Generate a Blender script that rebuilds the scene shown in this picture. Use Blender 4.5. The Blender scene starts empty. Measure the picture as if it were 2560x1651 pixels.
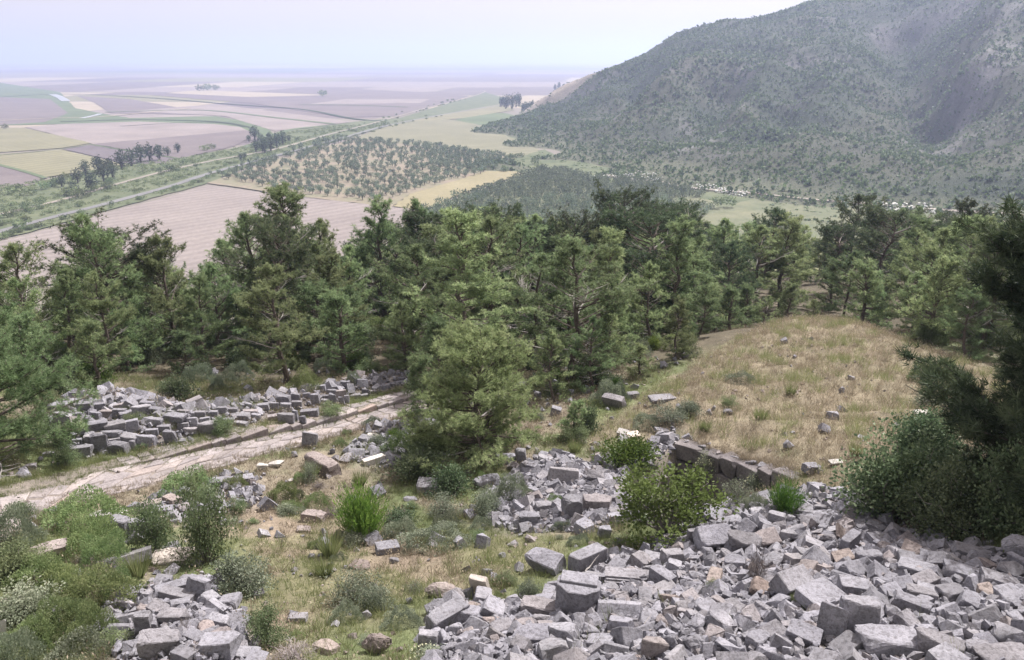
import bpy, bmesh, math, random
import numpy as np
from mathutils import Vector, Matrix, Quaternion

# ------------------------------------------------------------------ camera, world, sun, exposure
sc = bpy.context.scene
COL = sc.collection
CZ = 70.0                      # eye height above the plain
PITCH = math.radians(18.85)
cam_d = bpy.data.cameras.new('camera')
cam_d.lens = 28.0; cam_d.sensor_width = 36.0
cam_d.clip_start = 0.1; cam_d.clip_end = 60000
cam = bpy.data.objects.new('camera', cam_d); COL.objects.link(cam)
cam.location = (0, 0, CZ)
cam.rotation_euler = (math.radians(90) - PITCH, 0, 0)
sc.camera = cam
SUN_EL, SUN_AZ = math.radians(56), math.radians(46)      # azimuth measured from +Y (the view) towards +X
w = bpy.data.worlds.new('World'); sc.world = w; w.use_nodes = True
nt = w.node_tree
sky = nt.nodes.new('ShaderNodeTexSky'); sky.sky_type = 'NISHITA'; sky.sun_disc = False
sky.sun_elevation = SUN_EL; sky.sun_rotation = SUN_AZ
sky.altitude = 100; sky.air_density = 1.0; sky.dust_density = 7.0; sky.ozone_density = 1.0
bg = nt.nodes['Background']; bg.inputs['Strength'].default_value = 0.105
sky_mix = nt.nodes.new('ShaderNodeMix'); sky_mix.data_type = 'RGBA'; sky_mix.blend_type = 'MULTIPLY'; sky_mix.inputs[0].default_value = 1
sky_mix.inputs[7].default_value = (1.25, 1.12, .98, 1)       # the lilac cast of the summer air
veil = nt.nodes.new('ShaderNodeMix'); veil.data_type = 'RGBA'; veil.inputs[0].default_value = .62       # even high white haze over the blue
veil.inputs[7].default_value = (7.0, 6.3, 5.8, 1)
nt.links.new(sky.outputs['Color'], sky_mix.inputs[6]); nt.links.new(sky_mix.outputs[2], veil.inputs[6]); nt.links.new(veil.outputs[2], bg.inputs['Color'])
sun_d = bpy.data.lights.new('sun', 'SUN'); sun_d.energy = 5.0; sun_d.angle = math.radians(0.53)
sun_d.color = (1.0, 0.965, 0.925)
sun = bpy.data.objects.new('sun', sun_d); COL.objects.link(sun)
SD = Vector((math.sin(SUN_AZ)*math.cos(SUN_EL), math.cos(SUN_AZ)*math.cos(SUN_EL), math.sin(SUN_EL)))
sun.rotation_euler = SD.to_track_quat('Z', 'Y').to_euler()
sun.location = (0, 0, 200)
sc.view_settings.view_transform = 'Standard'; sc.view_settings.look = 'None'
sc.view_settings.exposure = 0.78; sc.view_settings.gamma = 1.0
sc.render.engine = 'CYCLES'
cy = sc.cycles
cy.use_denoising = True
cy.max_bounces = 5; cy.diffuse_bounces = 3; cy.glossy_bounces = 1; cy.transmission_bounces = 2
cy.volume_bounces = 1; cy.transparent_max_bounces = 4

# ------------------------------------------------------------------ numeric helpers
F = 796.44
cP, sP = math.cos(PITCH), math.sin(PITCH)
R = np.random.RandomState
rng = R(7)
def ray(px, py):
    """direction through a point of the 1024x660 frame"""
    px = np.asarray(px, float); py = np.asarray(py, float)
    xr = (px-512)/F; yu = (330-py)/F
    return np.stack([xr, cP+yu*sP, -sP+yu*cP], -1)
def unY(px, py, Y):
    d = ray(px, py); t = Y/d[..., 1]
    return np.array([d[..., 0]*t, Y+0*t, CZ+d[..., 2]*t])
def plane(px, py, z=0.0):
    d = ray(px, py); t = (z-CZ)/d[..., 2]
    return np.array([d[..., 0]*t, d[..., 1]*t, CZ+d[..., 2]*t])
def proj(x, y, z):
    dz = z-CZ
    depth = y*cP-dz*sP; up = y*sP+dz*cP
    return 512+F*x/depth, 330-F*up/depth
_T = R(3).rand(256, 256)
def vnoise(x, y, seed=0):
    x = np.asarray(x, float)+seed*17.3; y = np.asarray(y, float)+seed*31.7
    xi = np.floor(x).astype(int); yi = np.floor(y).astype(int)
    fx = x-xi; fy = y-yi; fx = fx*fx*(3-2*fx); fy = fy*fy*(3-2*fy)
    a = _T[xi % 256, yi % 256]; b = _T[(xi+1) % 256, yi % 256]
    c = _T[xi % 256, (yi+1) % 256]; d = _T[(xi+1) % 256, (yi+1) % 256]
    return (a*(1-fx)+b*fx)*(1-fy)+(c*(1-fx)+d*fx)*fy
def fbm(x, y, o=4, seed=0, gain=.5):
    s = 0; a = 1; t = 0
    for i in range(o):
        s = s+a*(vnoise(x*2**i, y*2**i, seed+i*3)-.5)*2; t += a; a *= gain
    return s/t
def inpoly(x, y, poly):
    x = np.asarray(x, float); y = np.asarray(y, float)
    r = np.zeros(x.shape, bool); n = len(poly)
    for i in range(n):
        x0, y0 = poly[i]; x1, y1 = poly[(i+1) % n]
        if y0 == y1: continue
        c = ((y0 > y) != (y1 > y)) & (x < (x1-x0)*(y-y0)/(y1-y0)+x0)
        r ^= c
    return r
def seg_dist(x, y, pts):
    """distance to a polyline, arc position, and side (positive: left of its direction)"""
    x = np.asarray(x, float); y = np.asarray(y, float)
    best = np.full(x.shape, 1e9); arc = np.zeros(x.shape); side = np.zeros(x.shape); s0 = 0
    for (ax, ay), (bx, by) in zip(pts[:-1], pts[1:]):
        dx, dy = bx-ax, by-ay; L = math.hypot(dx, dy)
        if L < 1e-9: continue
        t = np.clip(((x-ax)*dx+(y-ay)*dy)/(L*L), 0, 1)
        d = np.hypot(x-ax-t*dx, y-ay-t*dy)
        m = d < best
        best = np.where(m, d, best); arc = np.where(m, s0+t*L, arc)
        side = np.where(m, np.sign(dx*(y-ay)-dy*(x-ax)), side); s0 += L
    return best, arc, side
def sstep(a, b, x):
    t = np.clip((np.asarray(x, float)-a)/(b-a), 0, 1); return t*t*(3-2*t)
class RBF:
    def __init__(s, P, z, smooth=0.0):
        s.P = np.array(P, float); n = len(P); s.sc = 1/np.abs(s.P).max()
        Q = s.P*s.sc; K = s.k(Q, Q)+smooth*np.eye(n)
        A = np.zeros((n+3, n+3)); A[:n, :n] = K; A[:n, n] = 1; A[:n, n+1:] = Q
        A[n, :n] = 1; A[n+1:, :n] = Q.T
        s.w = np.linalg.solve(A, np.r_[z, 0, 0, 0]); s.Q = Q
    def k(s, a, b):
        d = np.hypot(a[:, None, 0]-b[None, :, 0], a[:, None, 1]-b[None, :, 1])
        return np.where(d > 0, d*d*np.log(d+1e-12), 0)
    def __call__(s, x, y):
        x = np.asarray(x, float); sh = x.shape
        q = np.stack([x.ravel(), np.asarray(y, float).ravel()], 1)*s.sc
        out = np.empty(len(q)); n = len(s.Q)
        for i in range(0, len(q), 20000):
            c = q[i:i+20000]
            out[i:i+20000] = s.k(c, s.Q) @ s.w[:n]+s.w[n]+c @ s.w[n+1:]
        return out.reshape(sh)

# ------------------------------------------------------------------ object helpers
def link(o, parent=None):
    COL.objects.link(o)
    if parent is not None: o.parent = parent
    return o
def mesh_np(name, V, faces, mats, midx=None, tint=None, col=None, smooth=False):
    """faces: list of (m,k) int arrays"""
    me = bpy.data.meshes.new(name)
    V = np.asarray(V, np.float32); me.vertices.add(len(V)); me.vertices.foreach_set('co', V.ravel())
    loops = np.concatenate([f.ravel() for f in faces]).astype(np.int32)
    sizes = np.concatenate([np.full(len(f), f.shape[1]) for f in faces]).astype(np.int32)
    starts = np.r_[0, np.cumsum(sizes)[:-1]].astype(np.int32)
    me.loops.add(len(loops)); me.loops.foreach_set('vertex_index', loops)
    me.polygons.add(len(sizes)); me.polygons.foreach_set('loop_start', starts)
    if midx is not None: me.polygons.foreach_set('material_index', np.asarray(midx, np.int32))
    me.polygons.foreach_set('use_smooth', np.full(len(sizes), bool(smooth)))
    for m in (mats if isinstance(mats, (list, tuple)) else [mats]): me.materials.append(m)
    if tint is not None:
        a = me.attributes.new('tint', 'FLOAT', 'POINT'); a.data.foreach_set('value', np.asarray(tint, np.float32))
    if col is not None:
        a = me.attributes.new('tone', 'FLOAT_COLOR', 'POINT')
        c = np.c_[col, np.ones(len(col))].astype(np.float32); a.data.foreach_set('color', c.ravel())
    me.update(calc_edges=True); me.validate()
    return me
def ob(name, me, parent=None, loc=None):
    o = bpy.data.objects.new(name, me); link(o, parent)
    if loc is not None: o.location = loc
    return o
def tag(o, label=None, cat=None, group=None, kind=None):
    if label: o['label'] = label
    if cat: o['category'] = cat
    if group: o['group'] = group
    if kind: o['kind'] = kind
    return o
def empty(name, loc=(0, 0, 0)):
    o = bpy.data.objects.new(name, None); link(o); o.location = loc; o.empty_display_size = .2
    return o
LOG = []        # (object, pixel x, pixel y) of things
class Acc:
    """collects pieces of geometry for one mesh"""
    def __init__(s): s.V = []; s.F = {}; s.n = 0; s.T = []; s.M = {}
    def add(s, V, Fc, tint=0.5, mi=0):
        V = np.asarray(V, float); Fc = np.asarray(Fc, int)
        s.V.append(V); s.T.append(np.broadcast_to(np.asarray(tint, float), (len(V),)).copy())
        k = Fc.shape[1]; s.F.setdefault(k, []).append(Fc+s.n); s.M.setdefault(k, []).append(np.full(len(Fc), mi))
        s.n += len(V)
    def mesh(s, name, mats, smooth=False):
        ks = sorted(s.F)
        return mesh_np(name, np.concatenate(s.V), [np.concatenate(s.F[k]) for k in ks], mats,
                       np.concatenate([np.concatenate(s.M[k]) for k in ks]), np.concatenate(s.T), smooth=smooth)
def tube(acc, P, rad, k=6, tint=.5, mi=0):
    P = np.asarray(P, float); n = len(P)
    T = np.gradient(P, axis=0); T /= np.linalg.norm(T, axis=1)[:, None]+1e-9
    a = np.where(np.abs(T[:, 2:3]) > .9, np.array([[1., 0, 0]]), np.array([[0, 0, 1.]]))
    U = np.cross(T, a); U /= np.linalg.norm(U, axis=1)[:, None]+1e-9; W = np.cross(T, U)
    th = np.arange(k)*2*math.pi/k
    ring = (np.cos(th)[None, :, None]*U[:, None]+np.sin(th)[None, :, None]*W[:, None])*np.asarray(rad, float)[:, None, None]
    V = (P[:, None]+ring).reshape(-1, 3)
    i = np.arange(n-1)[:, None]*k; j = np.arange(k)[None]; j2 = (j+1) % k
    acc.add(V, np.stack([i+j, i+j2, i+k+j2, i+k+j], -1).reshape(-1, 4), tint, mi)
def unit(v): return v/(np.linalg.norm(v, axis=-1, keepdims=True)+1e-9)
def blades(acc, C, D, L, W, r, tint, mi=0, leaf=False):
    """needles (triangles) or leaves (diamonds) at points C along directions D"""
    n = len(C); D = unit(D); S = unit(np.cross(D, r.normal(size=(n, 3))))
    L = np.broadcast_to(np.asarray(L, float), (n,))[:, None]; W = np.broadcast_to(np.asarray(W, float), (n,))[:, None]
    tint = np.broadcast_to(tint, (n,))
    if leaf:
        N = np.cross(D, S)
        V = np.stack([C, C+D*L*.5+S*W*.5, C+D*L+N*W*.12, C+D*L*.5-S*W*.5], 1).reshape(-1, 3)
        acc.add(V, np.arange(4*n).reshape(n, 4), np.repeat(tint, 4), mi)
    else:
        V = np.stack([C-S*W*.5, C+S*W*.5, C+D*L], 1).reshape(-1, 3)
        acc.add(V, np.arange(3*n).reshape(n, 3), np.repeat(tint, 3), mi)

# ------------------------------------------------------------------ materials
DK = .85          # one calibration factor on all base colours
def dk(c): return tuple(v*DK for v in c)
def nmat(name):
    m = bpy.data.materials.new(name); m.use_nodes = True
    n = m.node_tree.nodes; l = m.node_tree.links; b = n['Principled BSDF']
    b.inputs['Roughness'].default_value = .85; b.inputs['Specular IOR Level'].default_value = .25
    return m, n, l, b
def ramp(n, stops):
    r = n.new('ShaderNodeValToRGB'); e = r.color_ramp.elements
    while len(e) < len(stops): e.new(.5)
    for i, (p, c) in enumerate(stops): e[i].position = p; e[i].color = (*c, 1)
    return r
def noise(n, l, scale, detail=4, coord=None, rough=.6):
    t = n.new('ShaderNodeTexNoise'); t.inputs['Scale'].default_value = scale
    t.inputs['Detail'].default_value = detail; t.inputs['Roughness'].default_value = rough
    if coord is not None: l.new(coord, t.inputs['Vector'])
    return t
def mixc(n, l, a, b, fac, mode='MIX'):
    m = n.new('ShaderNodeMix'); m.data_type = 'RGBA'; m.blend_type = mode
    for s, v in ((0, fac), (6, a), (7, b)):
        if isinstance(v, (int, float)): m.inputs[s].default_value = v
        elif isinstance(v, tuple): m.inputs[s].default_value = (*v, 1)
        else: l.new(v, m.inputs[s])
    return m.outputs[2]
def m_foliage(name, dark, mid, light, trans=.35, rnd=.16, rough=.6, obj=True):
    """leaf colour from the per-leaf value, shifted a little from plant to plant"""
    m, n, l, b = nmat(name)
    a = n.new('ShaderNodeAttribute'); a.attribute_name = 'tint'
    r = ramp(n, [(0, dk(dark)), (.5, dk(mid)), (1, dk(light))]); l.new(a.outputs['Fac'], r.inputs[0]); c = r.outputs[0]
    if obj:
        oi = n.new('ShaderNodeObjectInfo'); h = n.new('ShaderNodeHueSaturation')
        mr = n.new('ShaderNodeMapRange'); mr.inputs[3].default_value = .5-.022; mr.inputs[4].default_value = .5+.03
        l.new(oi.outputs['Random'], mr.inputs[0]); l.new(mr.outputs[0], h.inputs['Hue'])
        mu = n.new('ShaderNodeMath'); mu.operation = 'MULTIPLY'; mu.inputs[1].default_value = 7.31
        fr = n.new('ShaderNodeMath'); fr.operation = 'FRACT'; l.new(oi.outputs['Random'], mu.inputs[0]); l.new(mu.outputs[0], fr.inputs[0])
        m2 = n.new('ShaderNodeMapRange'); m2.inputs[3].default_value = 1-rnd*2; m2.inputs[4].default_value = 1+rnd*2
        l.new(fr.outputs[0], m2.inputs[0]); l.new(m2.outputs[0], h.inputs['Value'])
        l.new(c, h.inputs['Color']); c = h.outputs[0]
    l.new(c, b.inputs['Base Color']); b.inputs['Roughness'].default_value = rough
    t = n.new('ShaderNodeBsdfTranslucent'); l.new(c, t.inputs['Color'])
    mx = n.new('ShaderNodeMixShader'); mx.inputs[0].default_value = trans
    l.new(b.outputs[0], mx.inputs[1]); l.new(t.outputs[0], mx.inputs[2])
    l.new(mx.outputs[0], n['Material Output'].inputs[0])
    return m
M = {}
M['pine'] = m_foliage('pine_needles', (.09, .135, .065), (.245, .315, .16), (.39, .46, .25), .55)
M['pine_light'] = m_foliage('light_pine_needles', (.10, .145, .06), (.25, .32, .155), (.39, .455, .25), .52)
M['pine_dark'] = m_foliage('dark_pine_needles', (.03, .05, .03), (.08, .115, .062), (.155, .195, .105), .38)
M['scrub'] = m_foliage('scrub_leaves', (.09, .135, .055), (.215, .28, .125), (.36, .41, .21), .45)
M['fig'] = m_foliage('fig_leaves', (.07, .11, .03), (.16, .24, .07), (.27, .36, .14), .45)
M['oakleaf'] = m_foliage('dark_shrub_leaves', (.035, .06, .034), (.11, .16, .085), (.29, .35, .21), .35, rough=.4)
M['mastic'] = m_foliage('glossy_shrub_leaves', (.03, .06, .015), (.10, .16, .035), (.22, .29, .07), .35, rough=.4)
M['broom'] = m_foliage('bright_shoots', (.05, .10, .02), (.12, .20, .04), (.22, .31, .07), .40)
M['sage'] = m_foliage('grey_green_leaves', (.10, .125, .085), (.20, .235, .165), (.35, .375, .29), .36)
M['twig'] = m_foliage('dry_twigs', (.12, .10, .10), (.24, .21, .21), (.36, .32, .32), 0)
M['straw'] = m_foliage('straw_grass', (.16, .13, .095), (.29, .245, .18), (.54, .465, .365), .3, obj=False)
M['grass'] = m_foliage('green_grass', (.09, .12, .048), (.195, .235, .10), (.34, .35, .18), .45, obj=False)
M['olive'] = m_foliage('olive_leaves', (.08, .115, .08), (.16, .21, .145), (.25, .30, .21), .35)
M['maquis'] = m_foliage('maquis_leaves', (.070, .105, .055), (.14, .20, .10), (.22, .29, .145), .36, obj=False)
M['hedge'] = m_foliage('hedge_leaves', (.08, .115, .06), (.175, .225, .115), (.30, .345, .19), .42)
M['gum'] = m_foliage('tall_tree_leaves', (.04, .06, .04), (.085, .12, .075), (.15, .185, .115), .3)
M['bloom'] = m_foliage('pale_blooms', (.55, .56, .30), (.70, .70, .45), (.80, .80, .62), .3, obj=False)
def m_bark(name, c0, c1):
    m, n, l, b = nmat(name); tc = n.new('ShaderNodeTexCoord')
    t = noise(n, l, 9, 5, tc.outputs['Object']); r = ramp(n, [(.3, dk(c0)), (.7, dk(c1))])
    l.new(t.outputs[0], r.inputs[0]); l.new(r.outputs[0], b.inputs['Base Color'])
    return m
M['bark'] = m_bark('pine_bark', (.055, .042, .036), (.17, .14, .125))
M['deadwood'] = m_bark('bleached_wood', (.22, .20, .195), (.46, .43, .42))
def m_stone(name, c0, c1, c2, bump=.5, spots=.5):
    m, n, l, b = nmat(name); tc = n.new('ShaderNodeTexCoord'); g = n.new('ShaderNodeNewGeometry')
    oi = n.new('ShaderNodeObjectInfo')
    t = noise(n, l, 1.6, 5, g.outputs['Position'], .65); r = ramp(n, [(.28, dk(c0)), (.5, dk(c1)), (.72, dk(c2))])
    l.new(t.outputs[0], r.inputs[0])
    t2 = noise(n, l, 14, 4, g.outputs['Position'], .7)
    r2 = ramp(n, [(.36, (.45, .44, .43)), (.52, (1, 1, 1))]); l.new(t2.outputs[0], r2.inputs[0])
    c = mixc(n, l, r.outputs[0], r2.outputs[0], spots, 'MULTIPLY')
    t5 = noise(n, l, 45, 3, g.outputs['Position'], .7)
    r5 = ramp(n, [(.3, (.72, .72, .72)), (.7, (1.22, 1.22, 1.22))]); l.new(t5.outputs[0], r5.inputs[0])
    c = mixc(n, l, c, r5.outputs[0], .8, 'MULTIPLY')
    # each stone a little lighter, darker or warmer than its neighbours
    h = n.new('ShaderNodeHueSaturation'); mr = n.new('ShaderNodeMapRange')
    mr.inputs[3].default_value = .80; mr.inputs[4].default_value = 1.16
    at = n.new('ShaderNodeAttribute'); at.attribute_name = 'tint'
    ad = n.new('ShaderNodeMath'); ad.operation = 'ADD'; l.new(oi.outputs['Random'], ad.inputs[0]); l.new(at.outputs['Fac'], ad.inputs[1])
    fr = n.new('ShaderNodeMath'); fr.operation = 'FRACT'; l.new(ad.outputs[0], fr.inputs[0])
    l.new(fr.outputs[0], mr.inputs[0]); l.new(mr.outputs[0], h.inputs['Value']); l.new(c, h.inputs['Color'])
    mu = n.new('ShaderNodeMath'); mu.operation = 'MULTIPLY'; mu.inputs[1].default_value = 5.7; l.new(fr.outputs[0], mu.inputs[0])
    f2 = n.new('ShaderNodeMath'); f2.operation = 'FRACT'; l.new(mu.outputs[0], f2.inputs[0])
    r3 = ramp(n, [(0, (1.0, 1.0, 1.03)), (.6, (1, 1, 1)), (.88, (1.03, 1.0, .97)), (1, (1.08, .97, .88))]); l.new(f2.outputs[0], r3.inputs[0])
    c = mixc(n, l, h.outputs[0], r3.outputs[0], 1.0, 'MULTIPLY')
    l.new(c, b.inputs['Base Color'])
    t3 = noise(n, l, 7, 8, g.outputs['Position'], .75)
    bp = n.new('ShaderNodeBump'); bp.inputs['Strength'].default_value = bump; bp.inputs['Distance'].default_value = .05
    l.new(t3.outputs[0], bp.inputs['Height']); l.new(bp.outputs[0], b.inputs['Normal'])
    b.inputs['Roughness'].default_value = .9
    return m
M['marble'] = m_stone('weathered_marble', (.185, .182, .205), (.27, .266, .30), (.35, .345, .385), spots=.75, bump=.8)
M['darkstone'] = m_stone('lichened_stone', (.16, .16, .18), (.25, .245, .27), (.34, .33, .36), spots=.7)
M['pudding'] = m_stone('brown_conglomerate', (.20, .165, .16), (.31, .265, .255), (.42, .37, .35), bump=1.0, spots=.9)
M['white'] = m_stone('clean_marble', (.44, .42, .42), (.55, .53, .52), (.62, .60, .585), spots=.3)
M['pave'] = m_stone('paving_limestone', (.22, .20, .205), (.30, .27, .272), (.37, .335, .335), spots=.65)
M['wallstone'] = m_stone('old_wall_stone', (.11, .10, .105), (.17, .155, .16), (.235, .215, .22), spots=.7)  # kept dark so the wall face's shade sits in the colour
def m_ground(name, bump=.6, scale=1.0):
    """vertex tone of the soil, ground cover and some painted shade, broken up by noise at several sizes"""
    m, n, l, b = nmat(name); g = n.new('ShaderNodeNewGeometry')
    a = n.new('ShaderNodeAttribute'); a.attribute_name = 'tone'; c = a.outputs['Color']
    for s, lo, hi, f in ((.7*scale, .72, 1.25, .8), (4*scale, .65, 1.3, .8), (19*scale, .5, 1.45, .8)):
        t = noise(n, l, s, 5, g.outputs['Position'], .7); r = ramp(n, [(.3, (lo,)*3), (.7, (hi,)*3)])
        l.new(t.outputs[0], r.inputs[0]); c = mixc(n, l, c, r.outputs[0], f, 'MULTIPLY')
    l.new(c, b.inputs['Base Color'])
    t3 = noise(n, l, 12*scale, 8, g.outputs['Position'], .8)
    bp = n.new('ShaderNodeBump'); bp.inputs['Strength'].default_value = bump; bp.inputs['Distance'].default_value = .08/scale
    l.new(t3.outputs[0], bp.inputs['Height']); l.new(bp.outputs[0], b.inputs['Normal'])
    return m
M['ground'] = m_ground('hillside_soil')
M['mountain'] = m_ground('mountain_slope', .8, .06)
def m_field(name, c0, c1, stripe=None, ang=0., patch=.02, dark=.25, warp=0):
    m, n, l, b = nmat(name); g = n.new('ShaderNodeNewGeometry')
    t = noise(n, l, patch, 5, g.outputs['Position'], .65); r = ramp(n, [(.3, dk(c0)), (.7, dk(c1))]); l.new(t.outputs[0], r.inputs[0])
    c = r.outputs[0]
    t2 = noise(n, l, .55, 4, g.outputs['Position'], .75); r2 = ramp(n, [(.3, (.78,)*3), (.7, (1.2,)*3)])
    l.new(t2.outputs[0], r2.inputs[0]); c = mixc(n, l, c, r2.outputs[0], .8, 'MULTIPLY')
    if stripe:
        mp = n.new('ShaderNodeMapping'); mp.inputs['Rotation'].default_value = (0, 0, ang); l.new(g.outputs['Position'], mp.inputs['Vector'])
        wv = n.new('ShaderNodeTexWave'); wv.inputs['Scale'].default_value = stripe; wv.bands_direction = 'X'
        wv.inputs['Distortion'].default_value = .6; wv.inputs['Detail'].default_value = 2; wv.inputs['Detail Scale'].default_value = .3
        l.new(mp.outputs[0], wv.inputs['Vector']); r3 = ramp(n, [(.0, (1-dark,)*3), (.6, (1, 1, 1)), (1, (1.08,)*3)])
        l.new(wv.outputs[0], r3.inputs[0]); c = mixc(n, l, c, r3.outputs[0], 1.0, 'MULTIPLY')
    l.new(c, b.inputs['Base Color']); b.inputs['Roughness'].default_value = .95
    return m
M['lilac'] = m_field('pale_ploughed_soil', (.19, .165, .16), (.265, .23, .222), .03, math.radians(25), dark=.08)
M['furrow'] = m_field('furrowed_soil', (.195, .17, .165), (.25, .22, .21), .045, math.radians(40), dark=.09)
M['mauve'] = m_field('dark_ploughed_soil', (.13, .11, .115), (.175, .15, .15), .06, math.radians(40), dark=.15)
M['purple'] = m_field('moist_soil', (.11, .095, .105), (.15, .13, .14))
M['wheat'] = m_field('ripening_wheat', (.165, .16, .10), (.215, .205, .13), .03, math.radians(20), dark=.14)
M['wheat2'] = m_field('standing_wheat', (.21, .19, .115), (.265, .235, .145))
M['vines'] = m_field('striped_crop', (.165, .165, .11), (.215, .21, .14), .030, math.radians(-80), dark=.35)
M['green'] = m_field('green_crop', (.08, .11, .06), (.12, .155, .085))
M['verge'] = m_field('verge_scrub', (.07, .095, .05), (.14, .155, .09), patch=.06)
M['meadow'] = m_field('meadow_grass', (.10, .12, .07), (.18, .18, .115), patch=.05)
M['orchardsoil'] = m_field('orchard_soil', (.25, .20, .165), (.17, .175, .11), patch=.05)
M['strawfield'] = m_field('stubble_field', (.27, .235, .185), (.34, .295, .235))
M['plain'] = m_field('plain_soil', (.16, .148, .13), (.21, .19, .165), patch=.004)
M['asphalt'] = m_field('pale_asphalt', (.15, .15, .155), (.19, .19, .195))
M['track'] = m_field('dusty_track', (.22, .20, .175), (.29, .26, .23))
M['water'] = m_field('river_water', (.24, .26, .29), (.30, .32, .35)); M['water'].node_tree.nodes['Principled BSDF'].inputs['Roughness'].default_value = .3
m, n, l, b = nmat('white_paint'); b.inputs['Base Color'].default_value = (.66, .66, .65, 1); M['paint'] = m
m, n, l, b = nmat('hive_lid'); b.inputs['Base Color'].default_value = (.68, .68, .66, 1); M['lid'] = m

# ------------------------------------------------------------------ hillside terrain
ctrl = [(0,660,12),(250,660,11),(512,660,10.5),(750,660,10),(1024,660,9),(1010,560,13),(900,540,15),(830,497,19),(720,515,18.6),(560,560,16),(450,610,13.5),(0,560,16),(120,560,16.5),(200,600,14),
 (0,480,22),(30,450,25),(0,520,19),(100,455,25),(100,400,32),(200,430,28),(250,400,33),(300,415,31),(390,390,35),(400,378,37),(150,520,20),(250,520,20.5),(320,465,25),(380,540,19),(470,470,25),(480,420,30),(560,480,23),
 (520,400,33),(600,440,27),(620,400,32),(650,380,36),(700,350,40),(765,326,46.5),(850,328,45.5),(950,348,40),(900,380,34.5),(800,400,31.5),(900,430,27.5),(980,440,24),(690,443,26),(790,475,23),(740,510,20.2),(860,490,20.5),
 (300,370,40),(150,385,36),(0,400,30)]
pts, zs = [], []
for a in ctrl:
    p = unY(*a); pts.append((p[0], p[1])); zs.append(p[2])
for x, y, z in [(0,0,68.1),(-6,3,65.6),(6,3,66),(-12,5,63.6),(12,5,65.5),(-25,8,61.5),(-45,12,61),(-45,30,57),(16,12,63.5),(25,15,63),(45,15,66),(45,30,60),(30,30,57.5),(0,6,62.9),(5,6,63.2),(-5,6,62.7),
    (12,52,51.3),(25,54,51.6),(35,50,53),(-40,60,49.5),(-20,60,49.5),(0,60,50.5),(20,64,49.5),(40,64,52),(65,60,57),(-60,90,37),(-30,90,38),(0,90,42.5),(30,90,45),(60,90,48),(90,90,54),
    (-100,130,20),(-40,130,23),(0,130,29),(40,130,34),(90,130,40),(-130,180,5),(-50,180,8),(0,180,14),(50,180,20),(110,180,28),
    (-170,225,-3),(-60,225,-3),(0,225,0),(50,225,6),(120,225,14),(200,225,22),(-180,300,-5),(0,300,-5),(80,300,-2),(160,300,5),(250,300,10),(-120,60,48),(-120,100,33),(120,60,62),(160,120,55)]:
    pts.append((x, y)); zs.append(z)
hill = RBF(pts, zs, 1e-5)
def h0(x, y):
    return hill(x, y)+.10*fbm(np.asarray(x)*.5, np.asarray(y)*.5, 3, 1)*sstep(6, 9, y)
def hit(px, py, fn=h0, t0=6., t1=420., n=260):
    """where the ray of a frame point meets the surface fn"""
    px = np.atleast_1d(np.asarray(px, float)); py = np.atleast_1d(np.asarray(py, float)); d = ray(px, py)
    ts = t0*(t1/t0)**np.linspace(0, 1, n)
    X = d[:, None, 0]*ts; Y = d[:, None, 1]*ts; Z = CZ+d[:, None, 2]*ts
    below = Z < fn(X, Y); i = np.maximum(below.argmax(1), 1)
    a = ts[i-1]; b = ts[i]
    for _ in range(12):
        m_ = (a+b)/2; bl = CZ+d[:, 2]*m_ < fn(d[:, 0]*m_, d[:, 1]*m_)
        b = np.where(bl, m_, b); a = np.where(bl, a, m_)
    return np.stack([d[:, 0]*b, d[:, 1]*b, CZ+d[:, 2]*b], -1)
def wpts(pl, fn=h0):
    a = np.array(pl, float); p = hit(a[:, 0], a[:, 1], fn); return [(q[0], q[1]) for q in p]
def smooth_line(p, step):
    p = np.array(p); s = np.r_[0, np.cumsum(np.hypot(*np.diff(p, axis=0).T))]
    # Catmull-Rom through the points
    out = []
    for i in range(len(p)-1):
        p0, p1, p2, p3 = p[max(i-1, 0)], p[i], p[i+1], p[min(i+2, len(p)-1)]
        k = max(2, int((s[i+1]-s[i])/step*3))
        for t in np.linspace(0, 1, k, endpoint=False):
            out.append(.5*((2*p1)+(-p0+p2)*t+(2*p0-5*p1+4*p2-p3)*t*t+(-p0+3*p1-3*p2+p3)*t**3))
    out.append(p[-1]); out = np.array(out); s = np.r_[0, np.cumsum(np.hypot(*np.diff(out, axis=0).T))]
    q = np.arange(0, s[-1], step); return np.stack([np.interp(q, s, out[:, 0]), np.interp(q, s, out[:, 1])], 1)
# the paved street: gutter line, its lower edge and the back edge of the raised walk behind it
gut_px = [(-60,510),(-20,500),(20,492),(54,485),(75,480),(107,470),(172,458),(256,439.5),(320,425.5),(363,414),(400,405),(440,394)]
low_px = [(-60,610),(-25,570),(6,540),(30,521),(54,508),(97,498),(161,483),(215,468),(288,449),(340,435),(395,421),(430,411),(470,400)]
up_px = [(-60,495),(-20,489),(11,484),(53,474),(107,461),(182,452.5),(256,433.5),(299,422.5),(353,410),(390,398),(440,384)]
gut = smooth_line(wpts(gut_px), .25); low = smooth_line(wpts(low_px), .25); upp = smooth_line(wpts(up_px), .25)
gut_l = [tuple(p) for p in gut[::2]]+[tuple(gut[-1])]; low_l = [tuple(p) for p in low[::2]]; up_l = [tuple(p) for p in upp[::2]]
road_poly = gut_l+low_l[::-1]; walk_poly = gut_l+up_l[::-1]
KERB = .26
wall_px = [(683,446),(700,442),(724,446),(752,452),(785,466),(800,478)]
_w = wpts(wall_px); wallp = smooth_line([_w[0], (_w[0][0]*.5+_w[-1][0]*.5+.12, _w[0][1]*.5+_w[-1][1]*.5+.15), _w[-1]], .2); wall_l = [tuple(p) for p in wallp]
PIT = 2.4
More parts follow.
